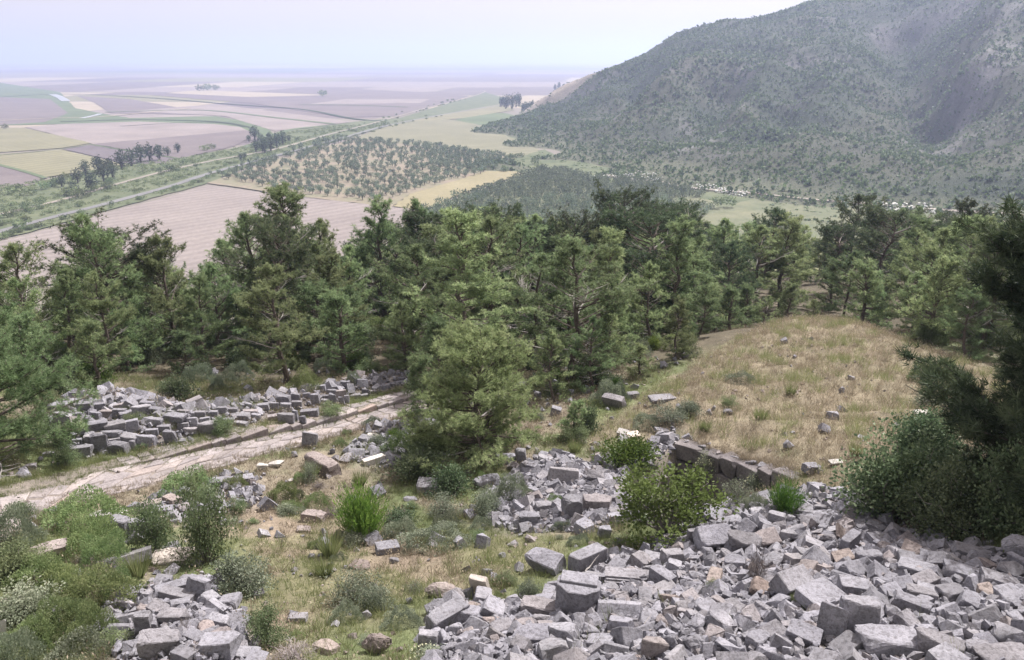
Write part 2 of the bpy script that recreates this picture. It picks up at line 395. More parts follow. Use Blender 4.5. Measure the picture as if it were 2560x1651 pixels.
def H(x, y, micro=True):
    x = np.asarray(x, float); y = np.asarray(y, float); h = hill(x, y)
    near = (y < 60) & (np.abs(x) < 45)
    d, s, sd = seg_dist(x, y, gut_l); inr = d < 6
    flat = np.where(inpoly(x, y, road_poly) | inpoly(x, y, walk_poly), .1, 1.)
    h = h+.10*fbm(x*.5, y*.5, 3, 1)*sstep(6, 9, y)*flat
    # kerb step: the side above the gutter stands higher and levels out further up
    smax = seg_len
    up_ = np.where(sd > 0, 1., 0.)*sstep(-.0, .12, np.where(sd > 0, d, 0))*(1-sstep(1.5, 6, d))*sstep(5, 9, s)
    h = h+KERB*up_*inr
    # the pit in front of the retaining wall
    dw, sw, sdw = seg_dist(x, y, wall_l); L = wall_len
    e = np.minimum(sw, L-sw)
    front = (sdw < 0) & (sw > 0.01) & (sw < L-.01)
    pit = np.where(front, sstep(-.02, .35, e+.1)*(1-sstep(2.6, 4.4, dw)), 0)
    h = h-PIT*pit
    # heaped rubble and banks
    for poly, amp, soft in HEAPS:
        dd, _, _ = seg_dist(x, y, poly+[poly[0]]); ins = inpoly(x, y, poly)
        h = h+amp*np.where(ins, sstep(0, soft, dd), 0)*(.6+.8*vnoise(x*.8, y*.8, 9))
    if micro:
        h = h+(.045*fbm(x*2.2, y*2.2, 3, 5))*flat*sstep(6, 9, y)
    return h
seg_len = sum(math.dist(a, b) for a, b in zip(gut_l[:-1], gut_l[1:]))
wall_len = sum(math.dist(a, b) for a, b in zip(wall_l[:-1], wall_l[1:]))
R1 = [(430,645),(425,625),(448,600),(520,606),(548,600),(572,578),(610,552),(640,556),(690,525),(720,505),(770,500),(830,492),(870,508),(890,532),(940,545),(1060,565),(1060,690),(420,690)]
R2 = [(480,515),(498,492),(530,462),(560,453),(600,470),(640,470),(652,500),(640,520),(600,530),(560,528),(520,532),(490,522)]
R3 = [(115,602),(150,585),(215,583),(228,612),(250,640),(255,690),(130,690),(110,640)]
R4 = [(45,405),(100,398),(140,398),(200,410),(250,405),(300,398),(340,388),(400,380),(420,378),(425,386),(395,393),(340,408),(280,421),(215,438),(175,447),(140,451),(75,458),(50,440)]
R5 = [(135,508),(165,492),(205,490),(225,472),(262,476),(262,500),(235,515),(185,525),(150,522)]
R6 = [(350,462),(352,445),(375,428),(430,418),(440,440),(420,455),(385,470)]
R7 = [(610,470),(590,450),(640,470),(672,430),(690,445),(660,480),(640,490)]
RP = {k: wpts(v) for k, v in dict(R1=R1, R2=R2, R3=R3, R4=R4, R5=R5, R6=R6, R7=R7).items()}
HEAPS = [(RP['R4'], .45, 1.2), (RP['R3'], .35, 1.0), (RP['R1'], .25, 1.6), (RP['R2'], .15, 1.0)]
_mound = wpts([(610,425),(640,400),(678,372),(718,347),(762,327),(810,325),(860,329),(905,340),(950,356),(1000,372),(1060,400),(1060,470),(960,470),(880,480),(850,490),(800,476),(740,445),(690,440),(650,438)])
HEAPS.append((_mound, .40, 1.8))
MOUND = wpts([(585,440),(610,425),(640,400),(678,372),(718,347),(762,327),(810,325),(860,329),(905,340),(950,356),(1000,372),(1060,400),(1060,470),(960,470),(880,480),(860,500),(845,495),(800,478),(760,452),(700,440),(650,440)])
REDS = wpts([(230,500),(300,500),(400,545),(470,530),(560,540),(540,560),(470,600),(420,600),(400,640),(300,640),(250,600),(240,540)])
# fine heightfield cache for fast lookups
gx0, gx1, gy0, gy1, gs = -30., 36., 4., 62., .2
GX = np.arange(gx0, gx1, gs); GY = np.arange(gy0, gy1, gs)
GXX, GYY = np.meshgrid(GX, GY, indexing='ij'); GH = H(GXX, GYY)
def Hq(x, y):
    x = np.asarray(x, float); y = np.asarray(y, float)
    fx = np.clip((x-gx0)/gs, 0, len(GX)-1.001); fy = np.clip((y-gy0)/gs, 0, len(GY)-1.001)
    i = fx.astype(int); j = fy.astype(int); u = fx-i; v = fy-j
    a = (GH[i, j]*(1-u)+GH[i+1, j]*u)*(1-v)+(GH[i, j+1]*(1-u)+GH[i+1, j+1]*u)*v
    out = (x < gx0) | (x > gx1-gs) | (y < gy0) | (y > gy1-gs)
    return np.where(out, hill(x, y), a) if out.any() else a
def at(px, py): return hit(px, py, Hq, 6., 260.)
def grid_axis(a0, b0, b1, a1, s, g=1.12, mx=8):
    v = list(np.arange(b0, b1, s)); st = s
    while v[-1] < a1: st = min(st*g, mx); v.append(v[-1]+st)
    st = s; f_ = [b0]
    while f_[-1] > a0: st = min(st*g, mx); f_.append(f_[-1]-st)
    return np.array(f_[:0:-1]+v)
def grid_faces(nx, ny):
    i = np.arange(nx-1)[:, None]*ny; j = np.arange(ny-1)[None]
    return np.stack([i+j, i+ny+j, i+ny+j+1, i+j+1], -1).reshape(-1, 4)
ax = grid_axis(-260, -22, 27, 300, .2); ay = grid_axis(-6, 7, 47, 330, .2)
XX, YY = np.meshgrid(ax, ay, indexing='ij'); ZZ = H(XX, YY)
# tone of the ground
def tones(x, y):
    c = np.zeros(x.shape+(3,))
    n1 = fbm(x*.35, y*.35, 4, 21)[..., None]; n2 = fbm(x*1.1, y*1.1, 3, 31)[..., None]
    soil = np.array([.215, .18, .15]); straw = np.array([.24, .21, .15]); grn = np.array([.125, .155, .07]); pinkish = np.array([.34, .275, .25])
    base = soil*(.5)+straw*.5
    c[:] = base
    k = sstep(-.35, .25, n1+.5*n2); c = c*(1-k)+grn*k
    def m_(poly, soft, colr, amt=1.):
        nonlocal c
        d, _, _ = seg_dist(x, y, poly+[poly[0]]); s_ = np.where(inpoly(x, y, poly), d, -d)
        k = (sstep(-soft, soft, s_+fbm(x*.9, y*.9, 3, 41)*soft)*amt)[..., None]; c = c*(1-k)+np.array(colr)*k
    m_(MOUND, 1.2, [.23, .195, .14], .9)
    m_(REDS, 1.0, [.28, .21, .165], .4)
    m_(wpts([(-60,560),(60,500),(130,520),(120,600),(110,690),(-60,690)]), 1.0, [.13, .15, .075], .85)
    for r_ in ('R1', 'R2', 'R3', 'R4'): m_(RP[r_], .5, [.22, .20, .20], .95)
    for r_ in ('R5', 'R6', 'R7'): m_(RP[r_], .5, [.27, .24, .22], .7)
    # forest litter further down the slope
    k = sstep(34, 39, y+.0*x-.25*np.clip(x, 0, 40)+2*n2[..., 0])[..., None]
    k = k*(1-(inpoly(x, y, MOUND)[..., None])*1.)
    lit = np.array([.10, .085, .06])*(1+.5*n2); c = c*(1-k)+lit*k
    dw, sw, sdw = seg_dist(x, y, wall_l); k = ((sdw < 0)*(1-sstep(1.8, 3.4, dw))*(sw > .05)*(sw < wall_len-.05))[..., None]*.8; c = c*(1-k)+np.array([.08, .075, .055])*k  # pit floor darkened: the hollow's shade is painted into the tone
    k = sstep(180, 235, y)[..., None]; c = c*(1-k)+np.array([.2, .2, .11])*k
    d, _, _ = seg_dist(x, y, gut_l); k = (inpoly(x, y, road_poly) | inpoly(x, y, walk_poly))[..., None]*.9
    c = c*(1-k)+np.array([.22, .19, .175])*k
    return np.clip(c*DK, .02, .8)
tn = tones(XX, YY)
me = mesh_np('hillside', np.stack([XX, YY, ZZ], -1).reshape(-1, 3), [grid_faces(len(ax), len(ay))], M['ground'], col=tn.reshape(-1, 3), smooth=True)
tag(ob('hillside', me), kind='structure')

# ------------------------------------------------------------------ the plain
B = 19000
V = [(-B, 150, -.0), (B, 150, 0), (B, 20000, 0), (-B, 20000, 0), (B, -2000, -3), (-B, -2000, -3)]
nx = 40
px_ = np.linspace(-B, B, nx); py_ = np.r_[120, 200, 300, 450, 700, 1000, 1500, 2500, 4000, 6000, 9000, 13000, 20000]
PX, PY = np.meshgrid(px_, py_, indexing='ij')
me = mesh_np('plain', np.stack([PX, PY, 0*PX], -1).reshape(-1, 3), [grid_faces(nx, len(py_))], M['plain'])
tag(ob('plain', me), kind='structure')
Vb = np.array([(-B, -B, -9), (B, -B, -9), (B, 120, -9), (-B, 120, -9)])
me = mesh_np('lower_ground', Vb, [np.array([[0, 1, 2, 3]])], M['plain']); tag(ob('lower_ground', me), kind='structure')
LV = [0.05]
def poly_obj(name, P3, mat):
    bm = bmesh.new(); vs = [bm.verts.new(p) for p in P3]; f_ = bm.faces.new(vs)
    if f_.normal.z < 0: f_.normal_flip()
    bmesh.ops.triangulate(bm, faces=[f_]); me = bpy.data.meshes.new(name); bm.to_mesh(me); bm.free(); me.materials.append(mat)
    return tag(ob(name, me), kind='structure')
def field(name, pxs, mat, z=None):
    LV[0] += .012
    z = LV[0] if z is None else z
    a = np.array(pxs, float); p = plane(a[:, 0], a[:, 1], z)
    # finer, slightly ragged edges
    P = []
    n_ = len(pxs)
    for i in range(n_):
        a_, b_ = p[:2, i], p[:2, (i+1) % n_]; k = max(1, int(math.dist(a_, b_)/6)); k = min(k, 60)
        nrm = np.array([-(b_-a_)[1], (b_-a_)[0]]); nrm = nrm/(np.linalg.norm(nrm)+1e-9)
        for j in range(k):
            q = a_+(b_-a_)*j/k
            if j: q = q+nrm*(vnoise(q[0]*.15, q[1]*.15, 3)-.5)*2.2
            P.append((q[0], q[1], z))
    return poly_obj(name, P, mat)
def strip(name, pxs, wid, mat, z=None, taper=True):
    """a ribbon of constant real width laid along frame points on the plain"""
    LV[0] += .012; z = LV[0] if z is None else z
    a = np.array(pxs, float); p = plane(a[:, 0], a[:, 1], z)[:2].T
    q = smooth_line(p, 6.0 if len(p) > 1 else 3)
    T = np.gradient(q, axis=0); T /= np.linalg.norm(T, axis=1)[:, None]; N = np.stack([-T[:, 1], T[:, 0]], 1)
    wv = wid*(.5+.12*(vnoise(q[:, 0]*.1, q[:, 1]*.1, 8)-.5))[:, None]
    L_ = q+N*wv; R_ = q-N*wv; n_ = len(q)
    V = np.r_[np.c_[L_, np.full(n_, z)], np.c_[R_, np.full(n_, z)]]
    i = np.arange(n_-1); Fq = np.stack([i, i+1, i+1+n_, i+n_], 1)[:, ::-1]
    me = mesh_np(name, V, [Fq], mat); return tag(ob(name, me), kind='structure'), q
# far patchwork
r = R(11)
ys = [700]
while ys[-1] < 15000: ys.append(ys[-1]*r.uniform(1.10, 1.24))
far_m = ['lilac', 'mauve', 'strawfield', 'purple', 'lilac', 'verge', 'plain', 'mauve', 'wheat', 'strawfield', 'lilac']
for j in range(len(ys)-1):
    y0, y1 = ys[j], ys[j+1]; x = -y1*.80+r.uniform(-200, 0)
    while x < y1*.45:
        wd = r.uniform(.12, .5)*y0*.8; sk = .35
        if r.rand() < .85:
            g_ = .01*y0*.3
            m_ = far_m[r.randint(len(far_m))]
            z = .02+.004*j
            P = [(x+g_+sk*y0*.3, y0+g_*.6+wd*.03, z), (x+wd-g_+sk*y0*.3, y0+g_*.6-wd*.05, z), (x+wd-g_+sk*y1*.3, y1-g_*.6-wd*.05, z), (x+g_+sk*y1*.3, y1-g_*.6+wd*.03, z)]
            poly_obj('distant_field', P, M[m_])
        x += wd
LV[0] = .35
# mid distance strips seen in the photograph
field('green_river_band', [(-30,78),(60,92),(75,108),(100,113),(130,118),(215,116),(262,124),(282,140),(262,140),(250,131),(215,124),(135,122),(60,124),(-30,126)], M['green'])
field('mauve_field', [(-30,96),(50,99),(68,113),(45,122),(-30,127)], M['mauve'])
field('mauve_field', [(78,96),(130,99),(290,127),(220,115),(110,113),(95,103)], M['mauve'])
field('lilac_field', [(150,95),(330,88),(420,92),(470,96),(400,116),(345,117),(250,103)], M['mauve'])
field('stubble_field', [(165,93),(200,90),(330,95),(250,97)], M['strawfield'])
field('pale_field', [(310,104),(345,99),(430,99),(420,103)], M['lilac'])
field('lilac_field', [(130,111),(215,104),(335,119),(350,122),(275,131),(225,116)], M['lilac'])
field('verge', [(-60,195),(60,178),(125,163),(180,158),(245,146),(262,140),(280,132),(360,121),(400,118),(485,92),(510,100),(480,112),(440,117),(385,127),(340,140),(270,158),(205,184),(100,212),(30,232),(-60,252)], M['verge'])
field('ploughed_field', [(25,127),(60,124),(137,121.5),(215,124),(240,127),(248,131),(243,130.5),(92,144)], M['lilac'])
field('dark_ploughed_field', [(92,144),(243,130.5),(251,131),(250,137),(235,146),(180,158)], M['mauve'])
field('moist_field', [(62,149),(90,145),(177,158),(165,163),(130,164)], M['purple'])
field('wheat_field', [(-40,128),(25,128),(92,143),(62,148),(-40,155)], M['wheat'])
field('wheat_field', [(-40,157),(62,149.5),(128,165),(46,177),(-5,163),(-40,157)], M['wheat'])
field('dark_ploughed_field', [(-40,160),(-5,164),(45,178),(38,183),(-40,200)], M['mauve'])
field('big_ploughed_field', [(-60,256),(30,234),(100,214),(160,199),(208,185),(290,196),(413,209),(455,218),(455,262),(300,275),(-60,288)], M['furrow'])
field('orchard_soil', [(207,183),(275,160),(335,144),(352,139),(395,143),(440,147),(515,158),(512,168),(410,194),(392,207),(290,195)], M['orchardsoil'])
field('wheat_field', [(393,206),(410,194),(500,167),(520,168),(530,173),(470,190),(432,207),(416,210)], M['wheat2'])
field('striped_field', [(352,138),(395,124),(440,118),(480,124),(510,137),(540,150),(534,154),(525,158),(440,147),(395,143)], M['vines'])
field('green_field', [(455,120),(478,113),(505,113),(522,117),(510,124),(480,125)], M['green'])
field('strip_field', [(400,122),(455,112),(500,104),(515,110),(455,119)], M['wheat'])
field('valley_meadow', [(640,240),(690,196),(720,188),(800,192),(900,203),(1060,212),(1060,262),(640,262)], M['meadow'])
field('foot_scrub', [(500,168),(512,159),(545,149),(560,158),(620,170),(700,187),(770,195),(730,205),(680,200),(600,184),(560,172),(530,174)], M['verge'])
field('grove_floor', [(420,214),(440,204),(530,172),(560,172),(620,182),(720,202),(720,232),(430,232)], M['meadow'])
dirt_o, dirt_q = strip('dirt_track', [(-40,222),(0,214),(60,200),(120,183),(165,171),(215,160),(275,149),(330,134),(377,122),(430,107),(470,97),(485,91.5),(480,90)], 3.6, M['track'])
road_o, road_q = strip('asphalt_road', [(-40,244),(0,231),(60,215),(100,205),(170,186),(210,173),(270,157),(340,138.5),(385,126),(440,115),(500,105),(512,103)], 5.0, M['asphalt'])
strip('field_path', [(-10,121),(50,118),(95,117),(150,112),(190,108)], 6.0, M['strawfield'])
strip('river_bend', [(52,94),(60,97),(66,101)], 14, M['water']); strip('river_bend', [(82,118),(96,115),(100,113.5)], 7, M['water'])
strip('hedge_bank', [(245,147),(268,139),(285,131),(310,127),(350,124)], 9, M['green'])
strip('ditch', [(92,144.5),(130,151),(180,158.5)], 2.6, M['green']); strip('ditch', [(-20,157),(62,148.7),(92,144)], 2.6, M['verge'])
strip('ditch', [(-20,160),(20,170),(46,178)], 3.6, M['green'])
strip('ditch', [(105,112),(200,110),(280,118),(335,124)], 8, M['green']); strip('ditch', [(0,97),(60,94),(140,97),(230,104),(300,109),(350,118),(385,121)], 7, M['hedge'])
strip('ditch', [(60,121.5),(137,119.5),(215,121.5),(248,127)], 6, M['hedge'])
strip('ditch', [(300,104.5),(350,105),(410,107)], 8, M['green'])
strip('ditch', [(120,126),(200,122),(245,126),(262,136)], 3, M['hedge'])

# ------------------------------------------------------------------ the mountain
mc = [(478,132,0),(510,146,0),(540,158,0),(533,167,0),(600,177,0),(650,183,0),(700,190,0)]
mp, mz = [], []
for px0, py0, z in mc:
    p = plane(px0, py0, 1.0); mp.append((p[0], p[1])); mz.append(1.0)
    p2 = p*0.93; mp.append((p2[0], p2[1]-8)); mz.append(-6.)
rows = [(800,200,405),(900,208,385),(1024,214,365),(1150,218,350),
 (491,124,900),(515,119,960),(531,113,1020),(549,96,1080),(568,88,1120),(590,84.5,1130),(609,71.5,1040),(623,64,1020),(645,53,1000),(675,39,980),(700,31,970),(724,24,970),(761,21,1000),(792,13,1010),(821,4.5,1010),(843,-1,1010),(900,-22,1000),(1024,-60,960),(1150,-90,940),
 (540,130,780),(560,110,860),(560,140,690),(580,120,760),(590,100,880),(600,150,600),(600,125,700),(620,100,800),(630,80,900),
 (650,160,540),(650,140,610),(645,120,680),(660,95,740),(670,70,830),(680,50,910),(700,165,515),(690,145,560),(690,118,640),(715,95,700),(720,70,790),(720,45,880),
 (760,180,455),(755,160,500),(750,140,560),(755,115,620),(760,90,690),(770,60,780),(770,40,870),(820,170,460),(820,145,520),(820,115,590),(830,85,660),(835,50,760),(840,20,900),
 (880,190,410),(880,160,465),(885,130,540),(890,105,615),(900,70,690),(905,35,790),(910,5,890),(925,170,440),(938,140,520),(940,112,610),(945,85,660),(965,105,545),(965,60,640),(990,25,730),(1000,-10,820),
 (985,180,405),(990,150,455),(1000,120,500),(1015,85,560),(1030,50,620),(1040,10,700),(1120,180,390),(1120,120,470),(1120,60,560),(1120,0,660)]
for px0, py0, Y in rows:
    p = unY(px0, py0, Y); mp.append((p[0], p[1])); mz.append(p[2])
    if py0 < 125 and (px0, py0) in [(491,124),(515,119),(531,113),(549,96),(568,88),(590,84.5),(609,71.5),(623,64),(645,53),(675,39),(700,31),(724,24),(761,21),(792,13),(821,4.5),(843,-1),(900,-22),(1024,-60),(1150,-90)]:
        k = 1.14; mp.append((p[0]*k, p[1]*k)); mz.append(p[2]-6-.12*(p[2]))
for p, z in [((-60,1050),-12),((-80,900),-12),((-40,1300),-14),((200,1500),-5),((500,1600),40),((900,1500),90),((330,300),4),((200,330),-3),((100,400),-4),((60,470),-5),((0,640),-9)]:
    mp.append(p); mz.append(z)
mount = RBF(mp, mz, 2e-5)
def hitR(pl):
    a = np.array(pl, float); p = hit(a[:, 0], a[:, 1], mount, 330., 1500., 400); return [(q[0], q[1]) for q in p]
CARVE = [(hitR([(728,80),(700,120),(682,145),(664,168)]), -24, 26), (hitR([(645,82),(602,118),(577,134),(554,146)]), -20, 26),
    (hitR([(905,25),(918,60),(932,95),(946,122),(955,140)]), -30, 36), (hitR([(800,60),(790,100),(775,135)]), -10, 24), (hitR([(860,80),(850,120),(835,165)]), -10, 24),
    (hitR([(765,75),(724,112),(690,155)]), 14, 20), (hitR([(690,75),(628,112),(588,135),(548,156)]), 13, 22), (hitR([(1005,10),(970,60),(957,98)]), 22, 30),
    (hitR([(600,84),(566,104),(530,124),(505,134)]), 7, 22), (hitR([(1015,90),(990,140)]), -12, 30)]
def HM(x, y, rough=True):
    z = mount(x, y)
    for pl, am, wd in CARVE:
        d, _, _ = seg_dist(x, y, pl); z = z+am*1.1*np.exp(-(d/wd)**2)*sstep(2, 45, z)
    if rough:
        k = sstep(0, 20, z)
        z0_ = mount(x, y)
        rd = 1-np.abs(fbm(x*.012, y*.012, 4, 61)*2); z = z+k*(rd-.5)*11+k*3.5*fbm(x*.03, y*.03, 3, 71); z = np.where(z0_ > 4, np.maximum(z, 1.5+.12*z0_), z)
    return z
amx = np.arange(-80, 900, 4.5); amy = np.arange(330, 1450, 5.0)
XX, YY = np.meshgrid(amx, amy, indexing='ij'); ZZ = HM(XX, YY)
GHM = ZZ.copy()
def Mq(x, y):
    fx = np.clip((np.asarray(x, float)-amx[0])/4.5, 0, len(amx)-1.001); fy = np.clip((np.asarray(y, float)-amy[0])/5.0, 0, len(amy)-1.001)
    i = fx.astype(int); j = fy.astype(int); u = fx-i; v = fy-j
    return (GHM[i, j]*(1-u)+GHM[i+1, j]*u)*(1-v)+(GHM[i, j+1]*(1-u)+GHM[i+1, j+1]*u)*v
gyz, gxz = np.gradient(ZZ, 4.5, 5.0)[0], np.gradient(ZZ, 4.5, 5.0)[1]
slope = np.hypot(gyz, gxz)
rk = .75*sstep(.12, .6, fbm(XX*.02, YY*.02, 4, 81)+.25*(slope-.42))[..., None]
pk = sstep(.15, .5, fbm(XX*.008, YY*.008, 3, 91)+.15)[..., None]
c = np.array([.036, .052, .032])*(1-pk)+np.array([.064, .072, .048])*pk  # dark ground tone carries the shade of the gaps between bushes
c = c*(1-rk)+np.array([.15, .145, .15])*rk
for pl_, wd_, am_ in ((hitR([(733,108),(712,125),(684,157)]), 9, .8), (hitR([(560,128),(535,140)]), 12, .5), (hitR([(1010,30),(975,80),(962,110)]), 22, .6), (hitR([(640,108),(600,128),(556,150)]), 7, .5)):
    d_, _, _ = seg_dist(XX, YY, pl_); kk = (am_*np.exp(-(d_/wd_)**2)*sstep(-.2, .3, fbm(XX*.05, YY*.05, 3, 6)))[..., None]; c = c*(1-kk)+np.array([.23, .225, .225])*kk
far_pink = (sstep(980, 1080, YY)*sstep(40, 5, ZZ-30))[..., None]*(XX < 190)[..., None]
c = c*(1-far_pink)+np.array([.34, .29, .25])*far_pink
lowv = (1-sstep(2, 8, ZZ))[..., None]; c = c*(1-lowv)+np.array([.115, .125, .08])*lowv; c = c*DK
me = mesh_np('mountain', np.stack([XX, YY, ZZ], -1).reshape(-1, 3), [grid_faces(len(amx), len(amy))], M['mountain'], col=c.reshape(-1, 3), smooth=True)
tag(ob('mountain', me), kind='structure')
# ------------------------------------------------------------------ pines
def pine_meshes(seed, h, cr, ntuft, needle=.2, prof='dome', lean=.04, base=.18, bare=.0, wn=.032, K=13, mat='pine', deadb=.0, nb=None):
    """trunk with limbs, and crown of needle tufts; returns two meshes, base at the origin"""
    r = R(seed); tr = Acc(); cn = Acc()
    n = 14; t = np.linspace(0, 1, n)
    la = r.uniform(0, 2*math.pi); wob = np.cumsum(r.normal(0, .012*h, (n, 2)), 0); wob -= wob[0]
    P = np.c_[wob[:, 0]+math.cos(la)*lean*h*t**1.5, wob[:, 1]+math.sin(la)*lean*h*t**1.5, h*t]
    tr_r = (.016*h+.03)*(1-t)**.8+.012
    tube(tr, P, tr_r, 7, .4)
    nb = nb or int(22+h*4.2)
    ends = []
    for i in range(nb):
        f = base+(1-base)*((i+r.uniform(0, 1))/nb)**(.85 if prof != 'full' else 1.15)
        f = min(f, .985); g = (f-base)/(1-base)
        if prof == 'dome': pf = (math.sin(math.pi*min(1, (g*.80+.24)))**.75)
        elif prof == 'cone': pf = (1-g)**.75*.95+.10
        elif prof == 'full': pf = (1-g**1.6)**.6*.98+.06
        elif prof == 'flat': pf = .35+.85*g if g < .75 else 1.0-(g-.75)*2.0
        else: pf = (1-g)**.5*.8+.15
        L = cr*pf*r.uniform(.55, 1.22); az = r.uniform(0, 2*math.pi)
        el = math.radians(-8+55*g+r.uniform(-12, 12)) if prof != 'flat' else math.radians(10+20*g+r.uniform(-10, 12))
        b0 = np.array([np.interp(f, t, P[:, k]) for k in range(3)])
        d = np.array([math.cos(az)*math.cos(el), math.sin(az)*math.cos(el), math.sin(el)])
        m = 7; s = np.linspace(0, 1, m)[:, None]
        Q = b0+d*L*s+np.array([0, 0, 1])*L*.20*s**2+np.cumsum(r.normal(0, .03*L, (m, 3)), 0)*s
        rr = (.010*L+.012)*(1-.85*s[:, 0])+.004
        isbare = r.rand() < bare*(1.6-g*1.3)
        tube(tr, Q, rr*1.15, 4, .9 if isbare else .5, 1 if isbare else 0)
        ns = 4+int(L*2.4)
        subs = [(Q[1:], L)]
        for k in range(ns):
            u = r.uniform(.30, .97); q0 = np.array([np.interp(u, s[:, 0], Q[:, j]) for j in range(3)])
            sd = np.cross(d, [0, 0, 1]); sd /= np.linalg.norm(sd)+1e-9
            dd = unit(d*r.uniform(.3, 1)+sd*r.choice([-1, 1])*r.uniform(.4, 1)+np.array([0, 0, r.uniform(-.1, .5)]))
            l2 = L*r.uniform(.20, .42)*(1.1-.5*u)+.12
            Q2 = q0+dd*l2*np.linspace(0, 1, 4)[:, None]+np.array([0, 0, .12*l2])*np.linspace(0, 1, 4)[:, None]**2
            tube(tr, Q2, np.array([.008, .006, .005, .003])*(.6+L*.5), 3, .9 if isbare else .6, 1 if isbare else 0)
            subs.append((Q2, l2))
        if not isbare:
            for Qs, l_ in subs: ends.append((Qs, l_, d, g))
        elif isbare and r.rand() < .5 and len(subs) > 2:
            ends.append((subs[1][0], subs[1][1]*.4, d, g))
    tot = sum(l_ for _, l_, _, _ in ends)
    C, D, Tn = [], [], []
    for Qs, l_, d, g in ends:
        k = max(3, int(ntuft*l_/tot)); u = r.uniform(.30, 1.05, k)**.8
        ss = np.linspace(0, 1, len(Qs))
        c = np.stack([np.interp(u, ss, Qs[:, j]) for j in range(3)], 1)+r.normal(0, .055*cr**.5, (k, 3))
        ax_ = unit(Qs[-1]-Qs[0]); C.append(c); D.append(np.tile(unit(ax_+np.array([0, 0, .45])), (k, 1)))
        tone = r.uniform(.2, .8); Tn.append(np.clip(tone+r.normal(0, .13, k), 0, 1))
    # leader
    k = 14; C.append(P[-1]+r.normal(0, .10, (k, 3))+np.array([0, 0, -.05])); D.append(np.tile([0, 0, 1.], (k, 1))); Tn.append(np.full(k, .6))
    C = np.concatenate(C); D = np.concatenate(D); Tn = np.concatenate(Tn)
    C = np.repeat(C, K, 0); D = np.repeat(D, K, 0); Tn = np.repeat(Tn, K)
    nn = len(C); dirs = unit(D*.55+r.normal(0, .55, (nn, 3)))
    blades(cn, C+dirs*r.uniform(0, .5, (nn, 1))*needle*.5, dirs, needle*r.uniform(.6, 1.25, nn), wn, r, np.clip(Tn+r.normal(0, .12, nn), 0, 1))
    return (tr.mesh('trunk', [M['bark'], M['deadwood']]), cn.mesh('crown', [M[mat]]), h)
PV = {}
def PVget(k):
    if k not in PV:
        spec = dict(
            a=dict(seed=1, h=9, cr=2.7, ntuft=3000, base=.05, bare=.15), b=dict(seed=2, h=9, cr=3.0, ntuft=2800, prof='cone', base=.05, bare=.13, lean=.06),
            c=dict(seed=3, h=9, cr=3.2, ntuft=3000, prof='dome', bare=.14, base=.10), d=dict(seed=4, h=9, cr=3.3, ntuft=2600, prof='flat', base=.22, bare=.12, lean=.1, mat='pine_dark'),
            e=dict(seed=5, h=9, cr=2.6, ntuft=2800, prof='open', base=.03, bare=.05, lean=.02), f=dict(seed=6, h=9, cr=2.9, ntuft=2500, prof='dome', base=.06, bare=.25, lean=.08),
            g=dict(seed=7, h=9, cr=3.2, ntuft=3000, prof='dome', base=.12, bare=.1, mat='pine_dark', lean=.07),
            dead=dict(seed=8, h=9, cr=2.5, ntuft=650, prof='dome', base=.2, bare=.80, lean=.03),
            bush=dict(seed=9, h=5, cr=2.6, ntuft=9500, mat='pine_light', prof='full', base=.02, bare=.03, needle=.15, wn=.02, K=13, nb=95),
            tall=dict(seed=10, h=9, cr=2.2, ntuft=1500, prof='open', base=.35, bare=.06, lean=.09),
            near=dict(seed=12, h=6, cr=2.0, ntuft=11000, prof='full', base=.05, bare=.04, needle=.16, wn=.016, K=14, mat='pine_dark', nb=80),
            young=dict(seed=13, h=3, cr=1.1, ntuft=1000, prof='open', base=.03, bare=0, needle=.13, wn=.02, K=12, nb=50))[k]
        PV[k] = pine_meshes(**spec)
    return PV[k]
def put_pine(x, y, h, wid=1.0, var='a', rz=0., label=None, group=None, z=None, name='pine_tree', lean=(0, 0)):
    tm, cm, hh = PVget(var); s = h/hh
    z = float(Hq(x, y))-.1 if z is None else z
    e = empty(name, (x, y, z)); e.rotation_euler = (lean[0], lean[1], rz); e.scale = (s*wid, s*wid, s)
    t_ = ob('trunk', tm, e); c_ = ob('crown', cm, e)
    tag(e, label, 'pine tree', group)
    return e
def pine_px(px, py, Y, var, wid=1., label=None, **k):
    """a pine whose tip shows at (px, py) and that stands Y metres out"""
    p = unY(px, py, Y); x, y = p[0], p[1]; z = float(Hq(x, y))
    return put_pine(x, y, p[2]-z, wid, var, label=label, z=z-.1, **k), (x, y, p[2]-z)
FG = 'pines growing on the slope below the ruins'
